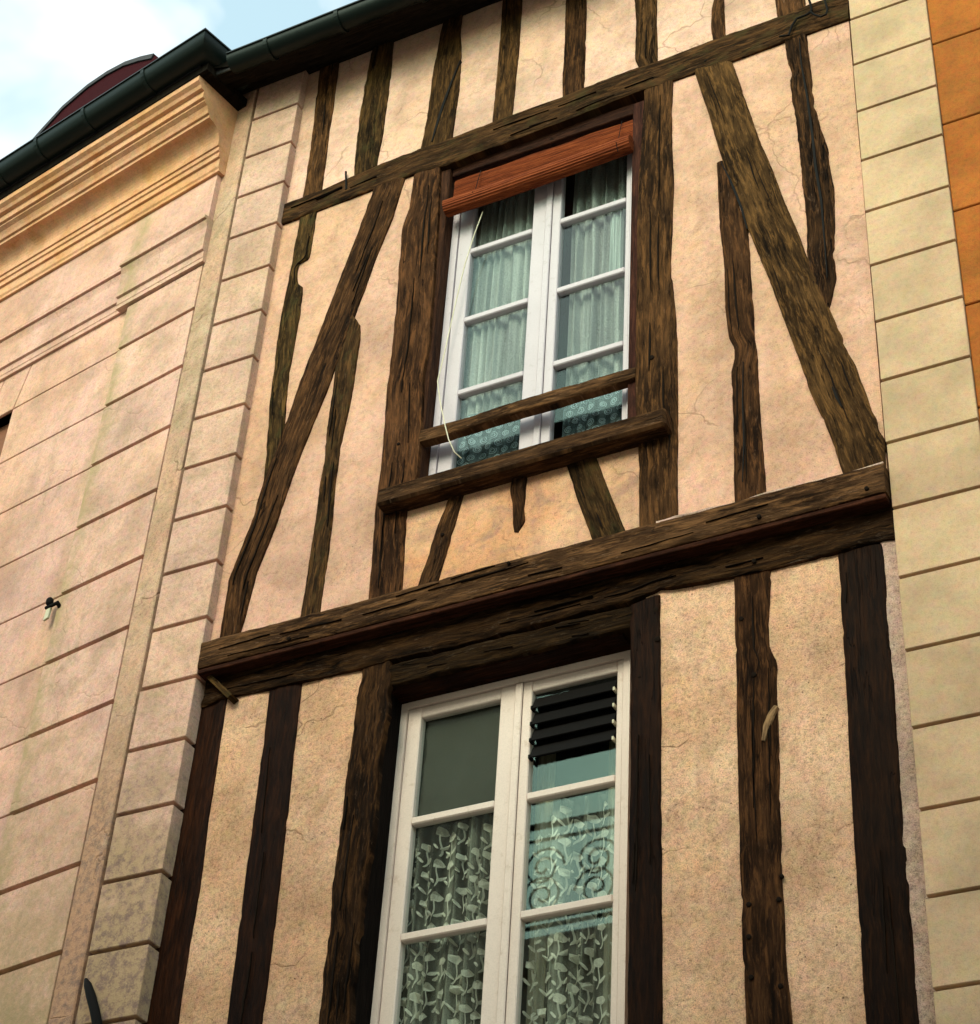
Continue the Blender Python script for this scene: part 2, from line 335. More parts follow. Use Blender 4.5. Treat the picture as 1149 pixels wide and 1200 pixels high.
def resample(pts, n):
    L = [0]
    for a, b in zip(pts, pts[1:]): L.append(L[-1]+math.hypot(b[0]-a[0], b[1]-a[1]))
    out = []; j = 0
    for i in range(n+1):
        d = L[-1]*i/n
        while j < len(L)-2 and L[j+1] < d: j += 1
        s = L[j+1]-L[j]; f = 0 if s < 1e-9 else (d-L[j])/s
        out.append((pts[j][0]+(pts[j+1][0]-pts[j][0])*f, pts[j][1]+(pts[j+1][1]-pts[j][1])*f))
    return out, L[-1]
_seed = [0.0]
def slab(name, a, b, Yf, mat, parent, depth=0.07, rag=0.004, relief=0.004, rnd=0.006, step=0.025, cols=6, gn=(5, 26), along=True):
    """A hewn piece between two outline edges a and b (x,z lists), front at Yf, going back by depth."""
    _seed[0] += 7.31; sd_ = _seed[0]
    la = resample(a, 8)[1]; lb = resample(b, 8)[1]; n = max(4, int(max(la, lb)/step))
    pa, la = resample(a, n); pb, lb = resample(b, n); LEN = (la+lb)/2
    vs = [0.0, 0.0, 0.05]+[i/cols for i in range(1, cols)]+[0.95, 1.0, 1.0]
    bm = bmesh.new(); lay = bm.verts.layers.float_vector.new('grain'); rows = []
    for i in range(n+1):
        ax, az = pa[i]; bx, bz = pb[i]; u = LEN*i/n
        w = math.hypot(bx-ax, bz-az) or 1e-6; dx, dz = (bx-ax)/w, (bz-az)/w
        ja = rag*(noise.noise((u*4, sd_, 0))*0.7+noise.noise((u*31, sd_, 3))*0.35+2.6*max(0.0, noise.noise((u*12, sd_, 14))-0.28))
        jb = rag*(noise.noise((u*4, sd_, 5))*0.7+noise.noise((u*31, sd_, 8))*0.35-2.6*max(0.0, noise.noise((u*12, sd_, 19))-0.28))
        ax += dx*ja; az += dz*ja; bx += dx*jb; bz += dz*jb
        row = []
        for k, v in enumerate(vs):
            x = ax+(bx-ax)*v; z = az+(bz-az)*v
            if k == 0 or k == len(vs)-1: y = Yf+depth
            else:
                y = Yf-relief*(noise.noise((u*gn[0], v*w*gn[1], sd_))+0.6*noise.noise((u*gn[0]*4, v*w*gn[1]*2.5, sd_+4)))
                if k in (1, len(vs)-2): y += rnd*(1+0.6*noise.noise((u*14, sd_, k)))
                elif k in (2, len(vs)-3): y += rnd*0.25
            p = bm.verts.new((x, y, z)); p[lay] = (u, v*w, sd_); row.append(p)
        rows.append(row)
    for r0, r1 in zip(rows, rows[1:]):
        for k in range(len(vs)-1): bm.faces.new((r0[k], r0[k+1], r1[k+1], r1[k]))
    for r in (rows[0], rows[-1]): bm.faces.new(r)
    return finish(name, bm, mat, parent, 50)

def add_box(bm, x0, x1, y0, y1, z0, z1, bev=0.0):
    g = bmesh.ops.create_cube(bm, size=1.0); vs = g['verts']
    for v in vs:
        v.co = Vector((x0+(v.co.x+0.5)*(x1-x0), y0+(v.co.y+0.5)*(y1-y0), z0+(v.co.z+0.5)*(z1-z0)))
    if bev:
        es = list({e for v in vs for e in v.link_edges})
        bmesh.ops.bevel(bm, geom=es, offset=bev, segments=1, affect='EDGES')
def box(name, x0, x1, y0, y1, z0, z1, mat, parent=None, bev=0.0):
    bm = bmesh.new(); add_box(bm, x0, x1, y0, y1, z0, z1, bev); return finish(name, bm, mat, parent)
def grainbox(name, x0, x1, y0, y1, z0, z1, mat, parent=None, bev=0.004, axis=0):
    bm = bmesh.new(); add_box(bm, x0, x1, y0, y1, z0, z1, bev)
    _seed[0] += 3.7; lay = bm.verts.layers.float_vector.new('grain')
    for v in bm.verts:
        c = v.co; v[lay] = (c.x, c.z+c.y, _seed[0]) if axis == 0 else (c.z, c.x+c.y, _seed[0])
    return finish(name, bm, mat, parent)
def tube(name, pts, r, mat, parent=None, seg=8, taper=None):
    bm = bmesh.new(); rings = []; pts = [Vector(p) for p in pts]
    for i, p in enumerate(pts):
        d = (pts[min(i+1, len(pts)-1)]-pts[max(i-1, 0)]).normalized()
        a = d.orthogonal().normalized() if i == 0 else (prev - d*prev.dot(d)).normalized()
        prev = a; b = d.cross(a); rr = r*(taper[i] if taper else 1)
        rings.append([bm.verts.new(p+(a*math.cos(2*math.pi*k/seg)+b*math.sin(2*math.pi*k/seg))*rr) for k in range(seg)])
    for r0, r1 in zip(rings, rings[1:]):
        for k in range(seg): bm.faces.new((r0[k], r0[(k+1) % seg], r1[(k+1) % seg], r1[k]))
    bm.faces.new(rings[0]); bm.faces.new(rings[-1])
    return finish(name, bm, mat, parent, 40)
def prism(name, poly, off, mat, parent=None, bev=0.0):
    """closed outline of 3-D points pushed along the vector off"""
    bm = bmesh.new(); off = Vector(off)
    a = [bm.verts.new(p) for p in poly]; b = [bm.verts.new(Vector(p)+off) for p in poly]; n = len(poly)
    bm.faces.new(a); bm.faces.new(b[::-1])
    for i in range(n): bm.faces.new((a[i], a[(i+1) % n], b[(i+1) % n], b[i]))
    if bev: bmesh.ops.bevel(bm, geom=list(bm.edges), offset=bev, segments=1, affect='EDGES')
    return finish(name, bm, mat, parent)
def peg(p, r, parent, mat='iron', proud=0.006):
    bm = bmesh.new()
    prof = [(r, 0.01), (r, -proud*0.5), (r*0.7, -proud), (0.0, -proud*1.1)]
    rings = []
    for rr, y in prof[:-1]:
        rings.append([bm.verts.new((p[0]+rr*math.cos(k*math.pi/4), p[1]+y, p[2]+rr*math.sin(k*math.pi/4))) for k in range(8)])
    for a, b in zip(rings, rings[1:]):
        for k in range(8): bm.faces.new((a[k], a[(k+1) % 8], b[(k+1) % 8], b[k]))
    bm.faces.new(rings[-1])
    return finish('peg', bm, mat, parent, 40)

D = 6.0
YU, YL = D-0.012, D+0.018          # timber faces of the upper and the lower storey
PU, PL = D, D+0.03                 # plaster faces

# ------------------------------------------------------------------ ground
bm = bmesh.new(); S = 600
for s in ((-S, -S), (S, -S), (S, S), (-S, S)): bm.verts.new((s[0], s[1], 0))
bm.faces.new(bm.verts); tag(finish('ground', bm, 'asphalt'), 'pale stone paved street between the houses', None, None, 'structure')

# ================================================================== the half-timbered house
house = thing('timber_framed_house', (-3.2, D, 0), 'narrow half-timbered house with dark crooked beams and peach plaster infill', 'house')
bm = bmesh.new()
Y0, Y1 = D+0.055, D+0.32
add_box(bm, -5.3, -3.88, Y0, Y1, 0, 11.3); add_box(bm, -2.74, -1.64, Y0, Y1, 0, 11.3)
add_box(bm, -3.88, -2.74, Y0, Y1, 0, 4.08); add_box(bm, -3.88, -2.74, Y0, Y1, 6.35, 7.3); add_box(bm, -3.88, -2.74, Y0, Y1, 9.56, 11.3)
finish('wall', bm, 'plaster_low', house)
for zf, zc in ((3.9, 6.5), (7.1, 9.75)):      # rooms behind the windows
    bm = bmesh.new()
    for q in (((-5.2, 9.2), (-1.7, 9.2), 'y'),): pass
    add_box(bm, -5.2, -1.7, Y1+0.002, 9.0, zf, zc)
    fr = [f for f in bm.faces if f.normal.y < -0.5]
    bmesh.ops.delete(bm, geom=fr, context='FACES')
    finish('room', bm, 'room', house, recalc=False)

T = {}
def timber(key, name, a, b, Y=YU, mat='wood_up', **kw):
    if key in ('BL', 'P3', 'WL', 'WR', 'BR', 'P5', 'SA', 'SB'):      # feet run down behind the jetty beam
        for q in (a, b):
            (x0, z0), (x1, z1) = q[-2], q[-1]; q.append((x1+(x1-x0)*(6.69-z1)/(z1-z0), 6.69))
    T[key] = (a, b); return slab(name, a, b, Y, mat, house, **kw)
def e(Y, *s): return edge(Y, *s)
U, Lw = YU, YL
# --- top storey studs
timber('S1', 'stud', e(U, ('B', [(221, 160), (215, 215), (185, 470), (155, 665)])), e(U, ('B', [(288, 135), (280, 190), (262, 330), (245, 440), (220, 640)])))
timber('S2', 'stud', e(U, ('B', [(408, 90), (400, 130), (372, 240), (340, 440), (327, 590)])), e(U, ('B', [(470, 70), (465, 110), (450, 260), (425, 450), (403, 560)])), mat='wood_moss', rag=0.007, relief=0.008)
timber('S3', 'stud', e(U, ('B', [(648, -20), (640, 30), (620, 110), (598, 220), (578, 370), (553, 505)])), e(U, ('B', [(698, -40), (695, 20), (688, 100), (690, 180), (682, 300), (658, 468)])), rag=0.006)
timber('S4', 'stud', e(U, ('B', [(838, -110), (830, -10), (815, 200), (794, 410)])), e(U, ('B', [(904, -130), (897, -20), (885, 150), (861, 390)])))
timber('S5', 'stud', e(U, ('B', [(1048, -180), (1043, -40), (1035, 200), (1029, 330)])), e(U, ('B', [(1118, -200), (1113, -60), (1108, 150), (1104, 300)])))
timber('S6', 'stud', e(U, ('C', [(108, -230), (110, -20), (115, 60), (112, 175), (124, 204)])), e(U, ('C', [(176, -250), (178, -20), (178, 100), (181, 190)])), mat='wood_gnarl', rag=0.006)
timber('S7', 'stud', e(U, ('C', [(352, -300), (362, -60), (353, -20), (342, 30), (340, 80), (348, 122)])), e(U, ('C', [(375, -310), (376, -60), (378, -20), (382, 50), (386, 112)])), mat='wood_gnarl', rag=0.005)
timber('S8', 'stud', e(U, ('C', [(520, -380), (530, -20), (540, 56)])), e(U, ('C', [(612, -400), (620, -30), (626, 22)])), mat='wood_gnarl')
timber('S9', 'stud', e(U, ('C', [(690, -440), (708, -60), (715, -6)])), e(U, ('C', [(738, -450), (748, -80), (750, -8)])))
# --- rail under the eaves storey
timber('RAIL', 'rail', e(U-0.006, ('B', [(96, 684), (220, 637), (330, 587), (550, 497), (660, 460), (860, 383), (1030, 323)]), ('C', [(0, 243), (125, 198), (185, 179), (345, 118), (540, 48), (625, 13), (752, -30)])),
       e(U-0.006, ('B', [(82, 752), (200, 708), (420, 622), (530, 584), (640, 553), (760, 505), (1040, 403)]), ('C', [(0, 318), (130, 270), (290, 216), (400, 181), (560, 121), (754, 52)])), U-0.006, 'wood_moss', depth=0.12, cols=8, relief=0.006, gn=(4, 20))
# --- storey with the upper window
timber('P1', 'stud', e(U, ('B', [(147, 726), (125, 850), (105, 950), (90, 1020), (70, 1149)]), ('E', [(905, 200), (900, 290), (885, 480)])),
       e(U, ('B', [(203, 706), (190, 800), (178, 868), (146, 884), (138, 905), (138, 950), (154, 964), (145, 1060), (128, 1149)]), ('E', [(965, 150), (957, 270), (935, 470)])), mat='wood_moss', rag=0.005)
timber('BL', 'brace', e(U-0.004, ('B', [(396, 630), (345, 770), (290, 910), (240, 1040), (200, 1149)]), ('E', [(1010, 130), (965, 260), (885, 470), (840, 620), (800, 720), (768, 800), (752, 900), (735, 1010)])),
       e(U-0.004, ('B', [(502, 588), (460, 720), (400, 870), (340, 1030), (300, 1149)]), ('G', [(240, 150), (150, 370), (60, 620), (0, 775)]), ('E', [(820, 930), (795, 1000)])), U-0.004, depth=0.08, cols=7)
timber('P3', 'stud', e(U, ('p', [(404, 378)]), ('G', [(272, 40), (262, 120), (245, 250), (215, 480), (180, 720), (148, 925)])), e(U, ('p', [(413, 368), (421, 380)]), ('G', [(348, -10), (325, 150), (290, 320), (265, 470), (255, 600), (235, 760), (213, 912)])), mat='wood_moss', rag=0.007, relief=0.007)
timber('WL', 'post', e(U-0.002, ('B', [(532, 576), (515, 700), (490, 770), (480, 900), (470, 1020), (460, 1149)]), ('G', [(440, 150), (425, 350), (410, 490), (400, 560), (387, 740), (377, 870)])),
       e(U-0.002, ('B', [(618, 552), (612, 700), (603, 850), (592, 1000), (580, 1149)]), ('G', [(562, 100), (553, 300), (540, 440), (508, 540), (496, 700), (488, 840)])), U-0.002, depth=0.12, cols=8)
timber('WR', 'post', e(U-0.002, ('C', [(140, 262), (130, 450), (120, 600), (118, 800), (115, 1000)]), ('H', [(112, 190), (123, 290), (125, 548)])),
       e(U-0.002, ('C', [(226, 238), (222, 400), (228, 560), (218, 800), (235, 950)]), ('H', [(240, 0), (240, 300), (240, 512)])), U-0.002, depth=0.12, cols=8)
timber('BR', 'brace', e(U-0.004, ('C', [(290, 208), (330, 330), (370, 465), (450, 680), (520, 850), (585, 1024)]), ('H', [(640, 150), (700, 290), (737, 392)])),
       e(U-0.004, ('C', [(401, 174), (480, 400), (570, 620), (650, 820), (735, 1010)]), ('H', [(735, 0), (775, 70), (782, 95), (808, 160), (822, 205), (838, 230), (842, 262), (862, 290), (864, 372)])), U-0.004, depth=0.08, cols=8, rag=0.005)
timber('P5', 'stud', e(U, ('C', [(359, 488), (365, 650), (380, 800), (385, 940), (395, 1010)]), ('H', [(413, 20), (412, 50), (402, 90), (408, 300), (412, 468)])),
       e(U, ('C', [(377, 480), (410, 570), (450, 690), (462, 850), (470, 1010)]), ('H', [(476, 20), (485, 150), (495, 300), (504, 446)])), rag=0.006)
timber('P6', 'stud', e(U, ('C', [(560, 112), (580, 260), (605, 450), (625, 600), (630, 745), (632, 800), (640, 860), (655, 930)])),
       e(U, ('C', [(626, 90), (637, 170), (645, 280), (668, 380), (690, 440), (692, 480), (710, 560), (712, 680), (708, 760), (714, 830), (705, 885), (692, 935)])), Y=U-0.001, mat='wood_gnarl', rag=0.009, relief=0.007, cols=8)
timber('SA', 'strut', e(U, ('G', [(658, 480), (610, 620), (575, 730), (536, 835)])), e(U, ('G', [(714, 466), (696, 520), (680, 575), (645, 690), (608, 812)])), mat='wood_gnarl', rag=0.006, relief=0.008)
timber('SB', 'strut', e(U, ('z4', [(710, 400), (760, 560), (815, 706)])), e(U, ('z4', [(815, 375), (870, 520), (935, 678)])), mat='wood_moss', rag=0.005)
timber('SF', 'strut', e(U, ('G', [(880, 432), (862, 470), (858, 500), (866, 560), (864, 600), (868, 638)])), e(U, ('G', [(898, 432), (912, 455), (906, 520), (900, 560), (904, 600), (882, 640)])), mat='wood_gnarl', rag=0.006, relief=0.008, step=0.012, cols=4)
# --- jetty beam, plate and lintel
XL, XR = -4.815, -1.636
def hline(z, x0=XL, x1=XR, j=0.0, n=9, s=0): return [(x0+(x1-x0)*i/n, z+j*noise.noise((i*1.7, s, 2))) for i in range(n+1)]
timber('MID', 'jetty_beam', hline(6.748, j=0.008, s=1), hline(6.604, j=0.006, s=4), D-0.07, 'wood_sill', depth=0.115, cols=9, relief=0.005, rnd=0.005, gn=(4, 30), rag=0.005)
grainbox('beam_underside', XL, XR-0.003, D-0.063, D+0.004, 6.578, 6.600, 'wood_under', house, 0.003)
timber('PLATE', 'top_plate', hline(6.61, s=7), [(-4.815, 6.44), (-4.70, 6.467), (-4.31, 6.455), (-4.0, 6.447), (-3.87, 6.449), (-2.745, 6.441), (-2.62, 6.466), (-2.42, 6.449), (-2.146, 6.436), (-1.673, 6.432), (-1.64, 6.43)], D+0.006, 'wood_plate_shade', depth=0.12, cols=10, relief=0.014, rag=0.007, gn=(4, 16))
timber('LINT', 'lintel', hline(6.433, -3.885, -2.735, 0.006, 7, 11), hline(6.325, -3.885, -2.735, 0.008, 7, 14), D+0.02, 'wood_plate_shade', depth=0.12, cols=7, relief=0.012, gn=(4, 16))
timber('WEDGE', 'wedge', e(D-0.03, ('p', [(244, 787), (272, 813)])), e(D-0.03, ('p', [(239, 792), (266, 818)])), D-0.03, 'wood_moss', depth=0.06, step=0.012, cols=3, rag=0.001)
# --- lower storey
timber('N1', 'post', e(Lw, ('p', [(232, 815), (213, 910), (178, 1100), (150, 1260)])), e(Lw, ('I', [(762, 46), (735, 220), (700, 450), (670, 680), (635, 880), (595, 1149), (570, 1320)])), Lw, 'wood_low')
timber('N2', 'stud', e(Lw, ('I', [(908, 10), (885, 200), (855, 430), (825, 650), (795, 880), (762, 1149), (740, 1320)])), e(Lw, ('I', [(1014, -10), (990, 200), (960, 480), (935, 700), (905, 960), (878, 1149), (858, 1320)])), Lw, 'wood_low')
timber('LP', 'post', e(Lw-0.004, ('K', [(352, -52), (345, 0), (330, 130), (300, 350), (265, 600), (235, 900), (210, 1149), (192, 1320)])), e(Lw-0.004, ('K', [(452, -75), (450, 0), (442, 100), (418, 230), (400, 450), (372, 650), (348, 850), (328, 1020), (318, 1149), (300, 1320)])), Lw-0.004, 'wood_gnarl', depth=0.03, cols=8, rag=0.011, relief=0.010)
timber('RP', 'post', e(Lw-0.004, ('z6', [(958, 90)]), ('L', [(100, 0), (97, 300), (93, 700), (90, 1024), (88, 1180)])), e(Lw-0.004, ('z6', [(1064, 50)]), ('L', [(187, 0), (188, 300), (190, 600), (192, 1024), (193, 1180)])), Lw-0.004, 'wood_low', depth=0.16, cols=7)
timber('T1', 'stud', e(Lw, ('H', [(408, 690), (413, 900)]), ('L', [(418, 0), (418, 150), (425, 450), (432, 680), (440, 900), (445, 1024), (452, 1180)])),
       e(Lw, ('H', [(522, 670), (512, 850), (514, 915), (538, 960)]), ('L', [(538, 0), (542, 150), (548, 400), (553, 580), (560, 700), (568, 870), (582, 1024), (590, 1180)])), Lw, 'wood_up', rag=0.006)
timber('T2', 'post', e(Lw, ('H', [(722, 632), (733, 850)]), ('L', [(745, 0), (760, 300), (780, 620), (800, 950), (805, 1024), (815, 1180)])), e(Lw, ('H', [(857, 605), (872, 800)]), ('L', [(890, 0), (905, 250), (925, 500), (945, 750), (965, 1024), (978, 1180)])), Lw, 'wood_low')

# --- plaster panels; their borders run under the timbers
def cen(k, f=0.5, n=20):
    a, b = resample(T[k][0], n)[0], resample(T[k][1], n)[0]
    return [(p[0]+(q[0]-p[0])*f, p[1]+(q[1]-p[1])*f) for p, q in zip(a, b)]
def above(c, z): return [p for p in c if p[1] >= z]
def below(c, z): return [p for p in c if p[1] <= z]
def span(c, z0, z1):
    """stretch a centre line straight up or down to reach both heights"""
    c = [p for p in c if z1 < p[1] < z0]
    c = [(c[0][0], z0)]+c+[(c[-1][0], z1)]
    return c
def panel(a, b, Y, mat):
    return slab('infill_panel', a, b, Y, mat, house, depth=0.05, rag=0.0, relief=0.0035, rnd=0.0, step=0.03, cols=8, gn=(4, 4))
ZT, ZR, ZM = 11.05, 9.62, 6.70
top = [span([(-4.86, 11), (-4.86, 10), (-4.86, 9.7)], ZT, ZR)]+[span(cen(k), ZT, ZR) for k in ('S1', 'S2', 'S3', 'S4', 'S5', 'S6', 'S7', 'S8', 'S9')]+[span([(-1.645, 11), (-1.645, 10), (-1.645, 9.7)], ZT, ZR)]
for a, b in zip(top, top[1:]): panel(a, b, PU, 'plaster_top')
ZH = 9.60
c1, bl, p3, wl = cen('P1'), cen('BL'), cen('P3'), cen('WL')
zq = 7.72
left = span([(-4.86, 9.5), (-4.86, 8), (-4.86, 6.8)], ZH, ZM)
panel(left, span(above(c1, zq+0.05)+below(bl, zq), ZH, ZM), PU, 'plaster_up')
panel(span(above(c1, zq+0.05), ZH, zq+0.02), [(bl[0][0], ZH)]+above(bl, zq+0.02), PU, 'plaster_up')
zp = p3[1][1]
panel(below(bl, zp)+[(bl[-1][0], ZM)], below(p3, zp)+[(p3[-1][0], ZM)], PU, 'plaster_up')
panel(span(above(bl, zp)+below(p3, zp), ZH, ZM), span(wl, ZH, ZM), PU, 'plaster_up')
wr, br, p5, p6 = cen('WR'), cen('BR'), cen('P5'), cen('P6')
right = span([(-1.642, 9.5), (-1.642, 8), (-1.642, 6.8)], ZH, ZM)
zb = 8.72
panel(span(wr, ZH, ZM), span(above(br, zb)+below(p5, zb), ZH, ZM), PU, 'plaster_up')
panel(below(p5, zb)+[(p5[-1][0], ZM)], below(br, zb)+[(br[-1][0], ZM)], PU, 'plaster_up')
zg = p6[-2][1]
panel([(br[0][0], ZH)]+above(br, zg), [(p6[0][0], ZH)]+above(p6, zg), PU, 'plaster_up')
panel(span(above(p6, zg)+below(br, zg), ZH, ZM), right, PU, 'plaster_up')
sa, sb = cen('SA'), cen('SB'); Z1 = 7.36
panel(span(below(wl, 7.35), Z1, ZM), span(sa, Z1, ZM), PU, 'plaster_sill')
panel(span(sa, Z1, ZM), span(sb, Z1, ZM), PU, 'plaster_sill')
panel(span(sb, Z1, ZM), span(below(wr, 7.35), Z1, ZM), PU, 'plaster_sill')
ZLB = 4.0; ZLT = 6.50
lows = [span(cen(k), ZLT, ZLB) for k in ('N1', 'N2', 'LP')]
for a, b in zip(lows, lows[1:]): panel(a, b, PL, 'plaster_low')
lows = [span(cen(k), ZLT, ZLB) for k in ('RP', 'T1', 'T2')]
for a, b in zip(lows, lows[1:]): panel(a, b, PL, 'plaster_low')
slab('edge_strip', span(cen('T2', 0.93), ZLT-0.062, ZLB), span([(-1.622, 6), (-1.622, 5), (-1.622, 4.5)], ZLT-0.062, ZLB), PL-0.006, 'plaster_edge', house, depth=0.05, rag=0.004, relief=0.005, step=0.03, cols=3)
# pegs and bolt heads
for k, x, y, Y, r in (('C', 325, 182, U, .012), ('C', 168, 236, U, .010), ('H', 163, 48, U, .016), ('H', 485, 524, D-0.075, .012), ('H', 808, 440, D-0.075, .011),
                      ('G', 110, 1000, D-0.075, .011), ('G', 480, 345, U, .011), ('G', 628, 650, U, .011), ('H', 470, 658, D, .012), ('H', 432, 832, Lw, .013), ('H', 470, 1000, Lw, .014),
                      ('H', 176, 805, Lw, .016), ('H', 180, 893, Lw, .016), ('L', 462, 884, Lw, .012), ('L', 455, 762, Lw, .012), ('L', 455, 665, Lw, .012), ('L', 553, 580, Lw, .010),
                      ('L', 545, 650, Lw, .012), ('L', 550, 910, Lw, .012), ('z6', 992, 352, Lw, .008), ('G', 850, 745, D-0.075, .010), ('y2', -999, 0, 0, 0)):
    if x < -900: continue
    p = at(k, x, y, Y-0.004); peg((p.x, p.y, p.z), r*0.8, house, 'peg', 0.003)
# long drying splits in the oak: thin dark wedges lying in the face
def split(key, k, pts, Y, w=0.006):
    v = [at(k, x, y, Y) for x, y in pts]; n = len(v); poly = []
    for i, p in enumerate(v): poly.append((p.x-w*0.5*math.sin(math.pi*(i+0.4)/(n)), p.z))
    poly2 = [(p.x+w*0.5*math.sin(math.pi*(i+0.4)/n), p.z) for i, p in enumerate(v)]
    slab('split', poly, poly2, Y, 'iron', house, depth=0.02, rag=0.001, relief=0, rnd=0, step=0.03, cols=2)
split('S3', 'B', [(688, 200), (660, 270), (630, 350), (605, 430), (592, 475)], U-0.006, 0.016)
split('P6', 'C', [(606, 110), (612, 190), (630, 290), (645, 400), (655, 500), (672, 600), (680, 700), (690, 830)], U-0.012, 0.012)
split('BR', 'C', [(372, 486), (400, 540), (432, 620), (450, 685)], U-0.008, 0.012)
split('BR', 'H', [(705, 135), (718, 165), (735, 195)], U-0.010, 0.014)
split('P5', 'H', [(438, 60), (436, 200), (440, 300), (436, 420)], U-0.006, 0.007)

slab('scar', e(Lw-0.009, ('L', [(530, 66), (508, 92), (496, 130), (492, 172)])), e(Lw-0.009, ('L', [(541, 70), (528, 104), (512, 140), (503, 174)])), Lw-0.009, 'wood_pale', house, depth=0.02, rag=0.003, relief=0.002, step=0.012, cols=3)
slab('mortar_fillet', hline(6.759, -2.60, XR-0.004, 0.010, 14, 40), hline(6.742, -2.60, XR-0.004, 0.008, 14, 43), D-0.062, 'plaster_edge', house, depth=0.06, rag=0.006, relief=0.004, step=0.02, cols=3)
rs = random.Random(5)
for key, n, Y in (('S1', 2, U), ('S2', 3, U), ('S4', 2, U), ('S5', 2, U), ('S6', 3, U), ('RAIL', 9, U-0.006), ('P1', 3, U), ('BL', 6, U-0.004), ('P3', 4, U), ('WL', 7, U-0.002), ('WR', 6, U-0.002),
                  ('BR', 6, U-0.004), ('P5', 4, U), ('SB', 2, U), ('MID', 12, D-0.07), ('PLATE', 10, D+0.006), ('LINT', 5, D+0.02), ('LP', 5, Lw-0.004), ('RP', 4, Lw-0.004), ('T1', 6, Lw), ('T2', 3, Lw), ('N2', 3, Lw)):
    for _ in range(n):
        f = rs.uniform(0.12, 0.88); c = cen(key, f, 60); L_ = rs.randint(4, 16); i0 = rs.randint(1, 58-L_)
        w = rs.uniform(0.003, 0.008); dv = rs.uniform(-0.012, 0.012); A, B = [], []
        horiz = key in ('RAIL', 'MID', 'PLATE', 'LINT')
        if horiz: L_ = max(3, L_//2); w *= 0.45
        for q in range(L_+1):
            x, z = c[i0+q]; k = 0.15+math.sin(math.pi*q/L_); o_ = dv*q/L_+0.003*noise.noise((q*0.8, f*9, 1))
            if horiz: A.append((x, z+o_-w*k/2)); B.append((x, z+o_+w*k/2))
            else: A.append((x+o_-w*k/2, z)); B.append((x+o_+w*k/2, z))
        slab('split', A, B, Y-0.0065, 'peg', house, depth=0.02, rag=0.0006, relief=0, rnd=0, step=0.02, cols=2)

# --- sill beam and guard bar of the upper window
grainbox('window_sill', -3.955, -2.548, D-0.095, D+0.10, 7.245, 7.345, 'wood_sill', house, 0.012)
slab('guard_bar', hline(7.715, -3.835, -2.725, 0.012, 8, 30), hline(7.640, -3.835, -2.725, 0.012, 8, 33), D-0.012, 'wood_sill', house, depth=0.05, rag=0.004, relief=0.004, rnd=0.014, cols=5)

# --- windows
def window(X0, X1, G, Z0, Z1, zb, zt, mun, Y, mat, kind, frame_t):
    """X0..X1 outer, G = glass (l0,l1,r0,r1), mun = glazing-bar heights; frame, sashes, panes"""
    bm = bmesh.new(); t_ = frame_t
    add_box(bm, X0, X0+t_, Y-0.004, Y+0.07, Z0, Z1); add_box(bm, X1-t_, X1, Y-0.004, Y+0.07, Z0, Z1)
    add_box(bm, X0+t_, X1-t_, Y-0.004, Y+0.07, Z1-t_, Z1); add_box(bm, X0+t_, X1-t_, Y-0.004, Y+0.07, Z0, Z0+t_)
    w = finish('window', bm, mat, house); w['label'] = kind
    meet = (G[1]+G[2])/2+0.028
    for l, r, a, b in ((G[0], G[1], X0+t_+0.002, meet-0.002), (G[2], G[3], meet+0.002, X1-t_-0.002)):
        for x0, x1 in ((a, l), (r, b)): box('stile', x0, x1, Y+0.004, Y+0.05, Z0+t_+0.002, Z1-t_-0.002, mat, w, 0.004)
        box('sash_rail', l, r, Y+0.006, Y+0.048, zt, Z1-t_-0.003, mat, w, 0.004)
        box('sash_rail', l, r, Y+0.006, Y+0.048, Z0+t_+0.003, zb, mat, w, 0.004)
        lv = [zt]+[z for z in mun]+[zb]
        for z in mun: box('muntin', l-0.001, r+0.001, Y+0.001, Y+0.042, z-0.017, z+0.017, mat, w, 0.005)
        for i in range(len(lv)-1):
            hi = lv[i]-(0.012 if i else -0.005); lo = lv[i+1]+(0.012 if i < len(lv)-2 else -0.005)
            jt = random.uniform(-0.0015, 0.0015); bm = bmesh.new()
            add_box(bm, l-0.006, r+0.006, Y+0.026, Y+0.029, lo, hi)
            for v in bm.verts: v.co.y += jt*(v.co.x-l)/(r-l)+random.uniform(-0.0002, 0.0002)
            finish('pane', bm, 'glass', w)
    # round moulding where the two leaves meet
    box('cover_strip', meet-0.030, meet+0.004, Y-0.007, Y+0.004, Z0+t_+0.004, Z1-t_-0.004, mat, w, 0.004)
    return w
WU, WL_ = D+0.09, D+0.16
winU = window(-3.803, -2.775, (-3.690, -3.346, -3.191, -2.838), 7.36, 9.475, 7.46, 9.40, (8.942, 8.463, 7.986), WU, 'white', 'white two-leaf casement window of the upper storey', 0.036)
winL = window(-3.866, -2.804, (-3.770, -3.394, -3.248, -2.865), 4.10, 6.315, 4.20, 6.232, (5.730, 5.211, 4.692), WL_, 'ivory', 'ivory two-leaf casement window of the lower storey', 0.03)
# dark oak linings; the near-black board adds shade to the left reveal
grainbox('window_lining', -3.872, -3.805, D+0.012, D+0.16, 7.346, 9.53, 'wood_red', house, axis=1)
grainbox('window_lining', -2.773, -2.705, D+0.012, D+0.16, 7.346, 9.53, 'wood_red', house, axis=1)
grainbox('window_lining', -3.803, -2.775, D+0.030, D+0.16, 9.478, 9.56, 'wood_red', house)
grainbox('window_lining', -3.95, -3.868, D+0.036, D+0.23, 4.1, 6.33, 'wood_reveal_shade', house, axis=1)
grainbox('window_lining', -3.885, -2.79, D+0.045, D+0.24, 6.318, 6.345, 'wood_low', house)
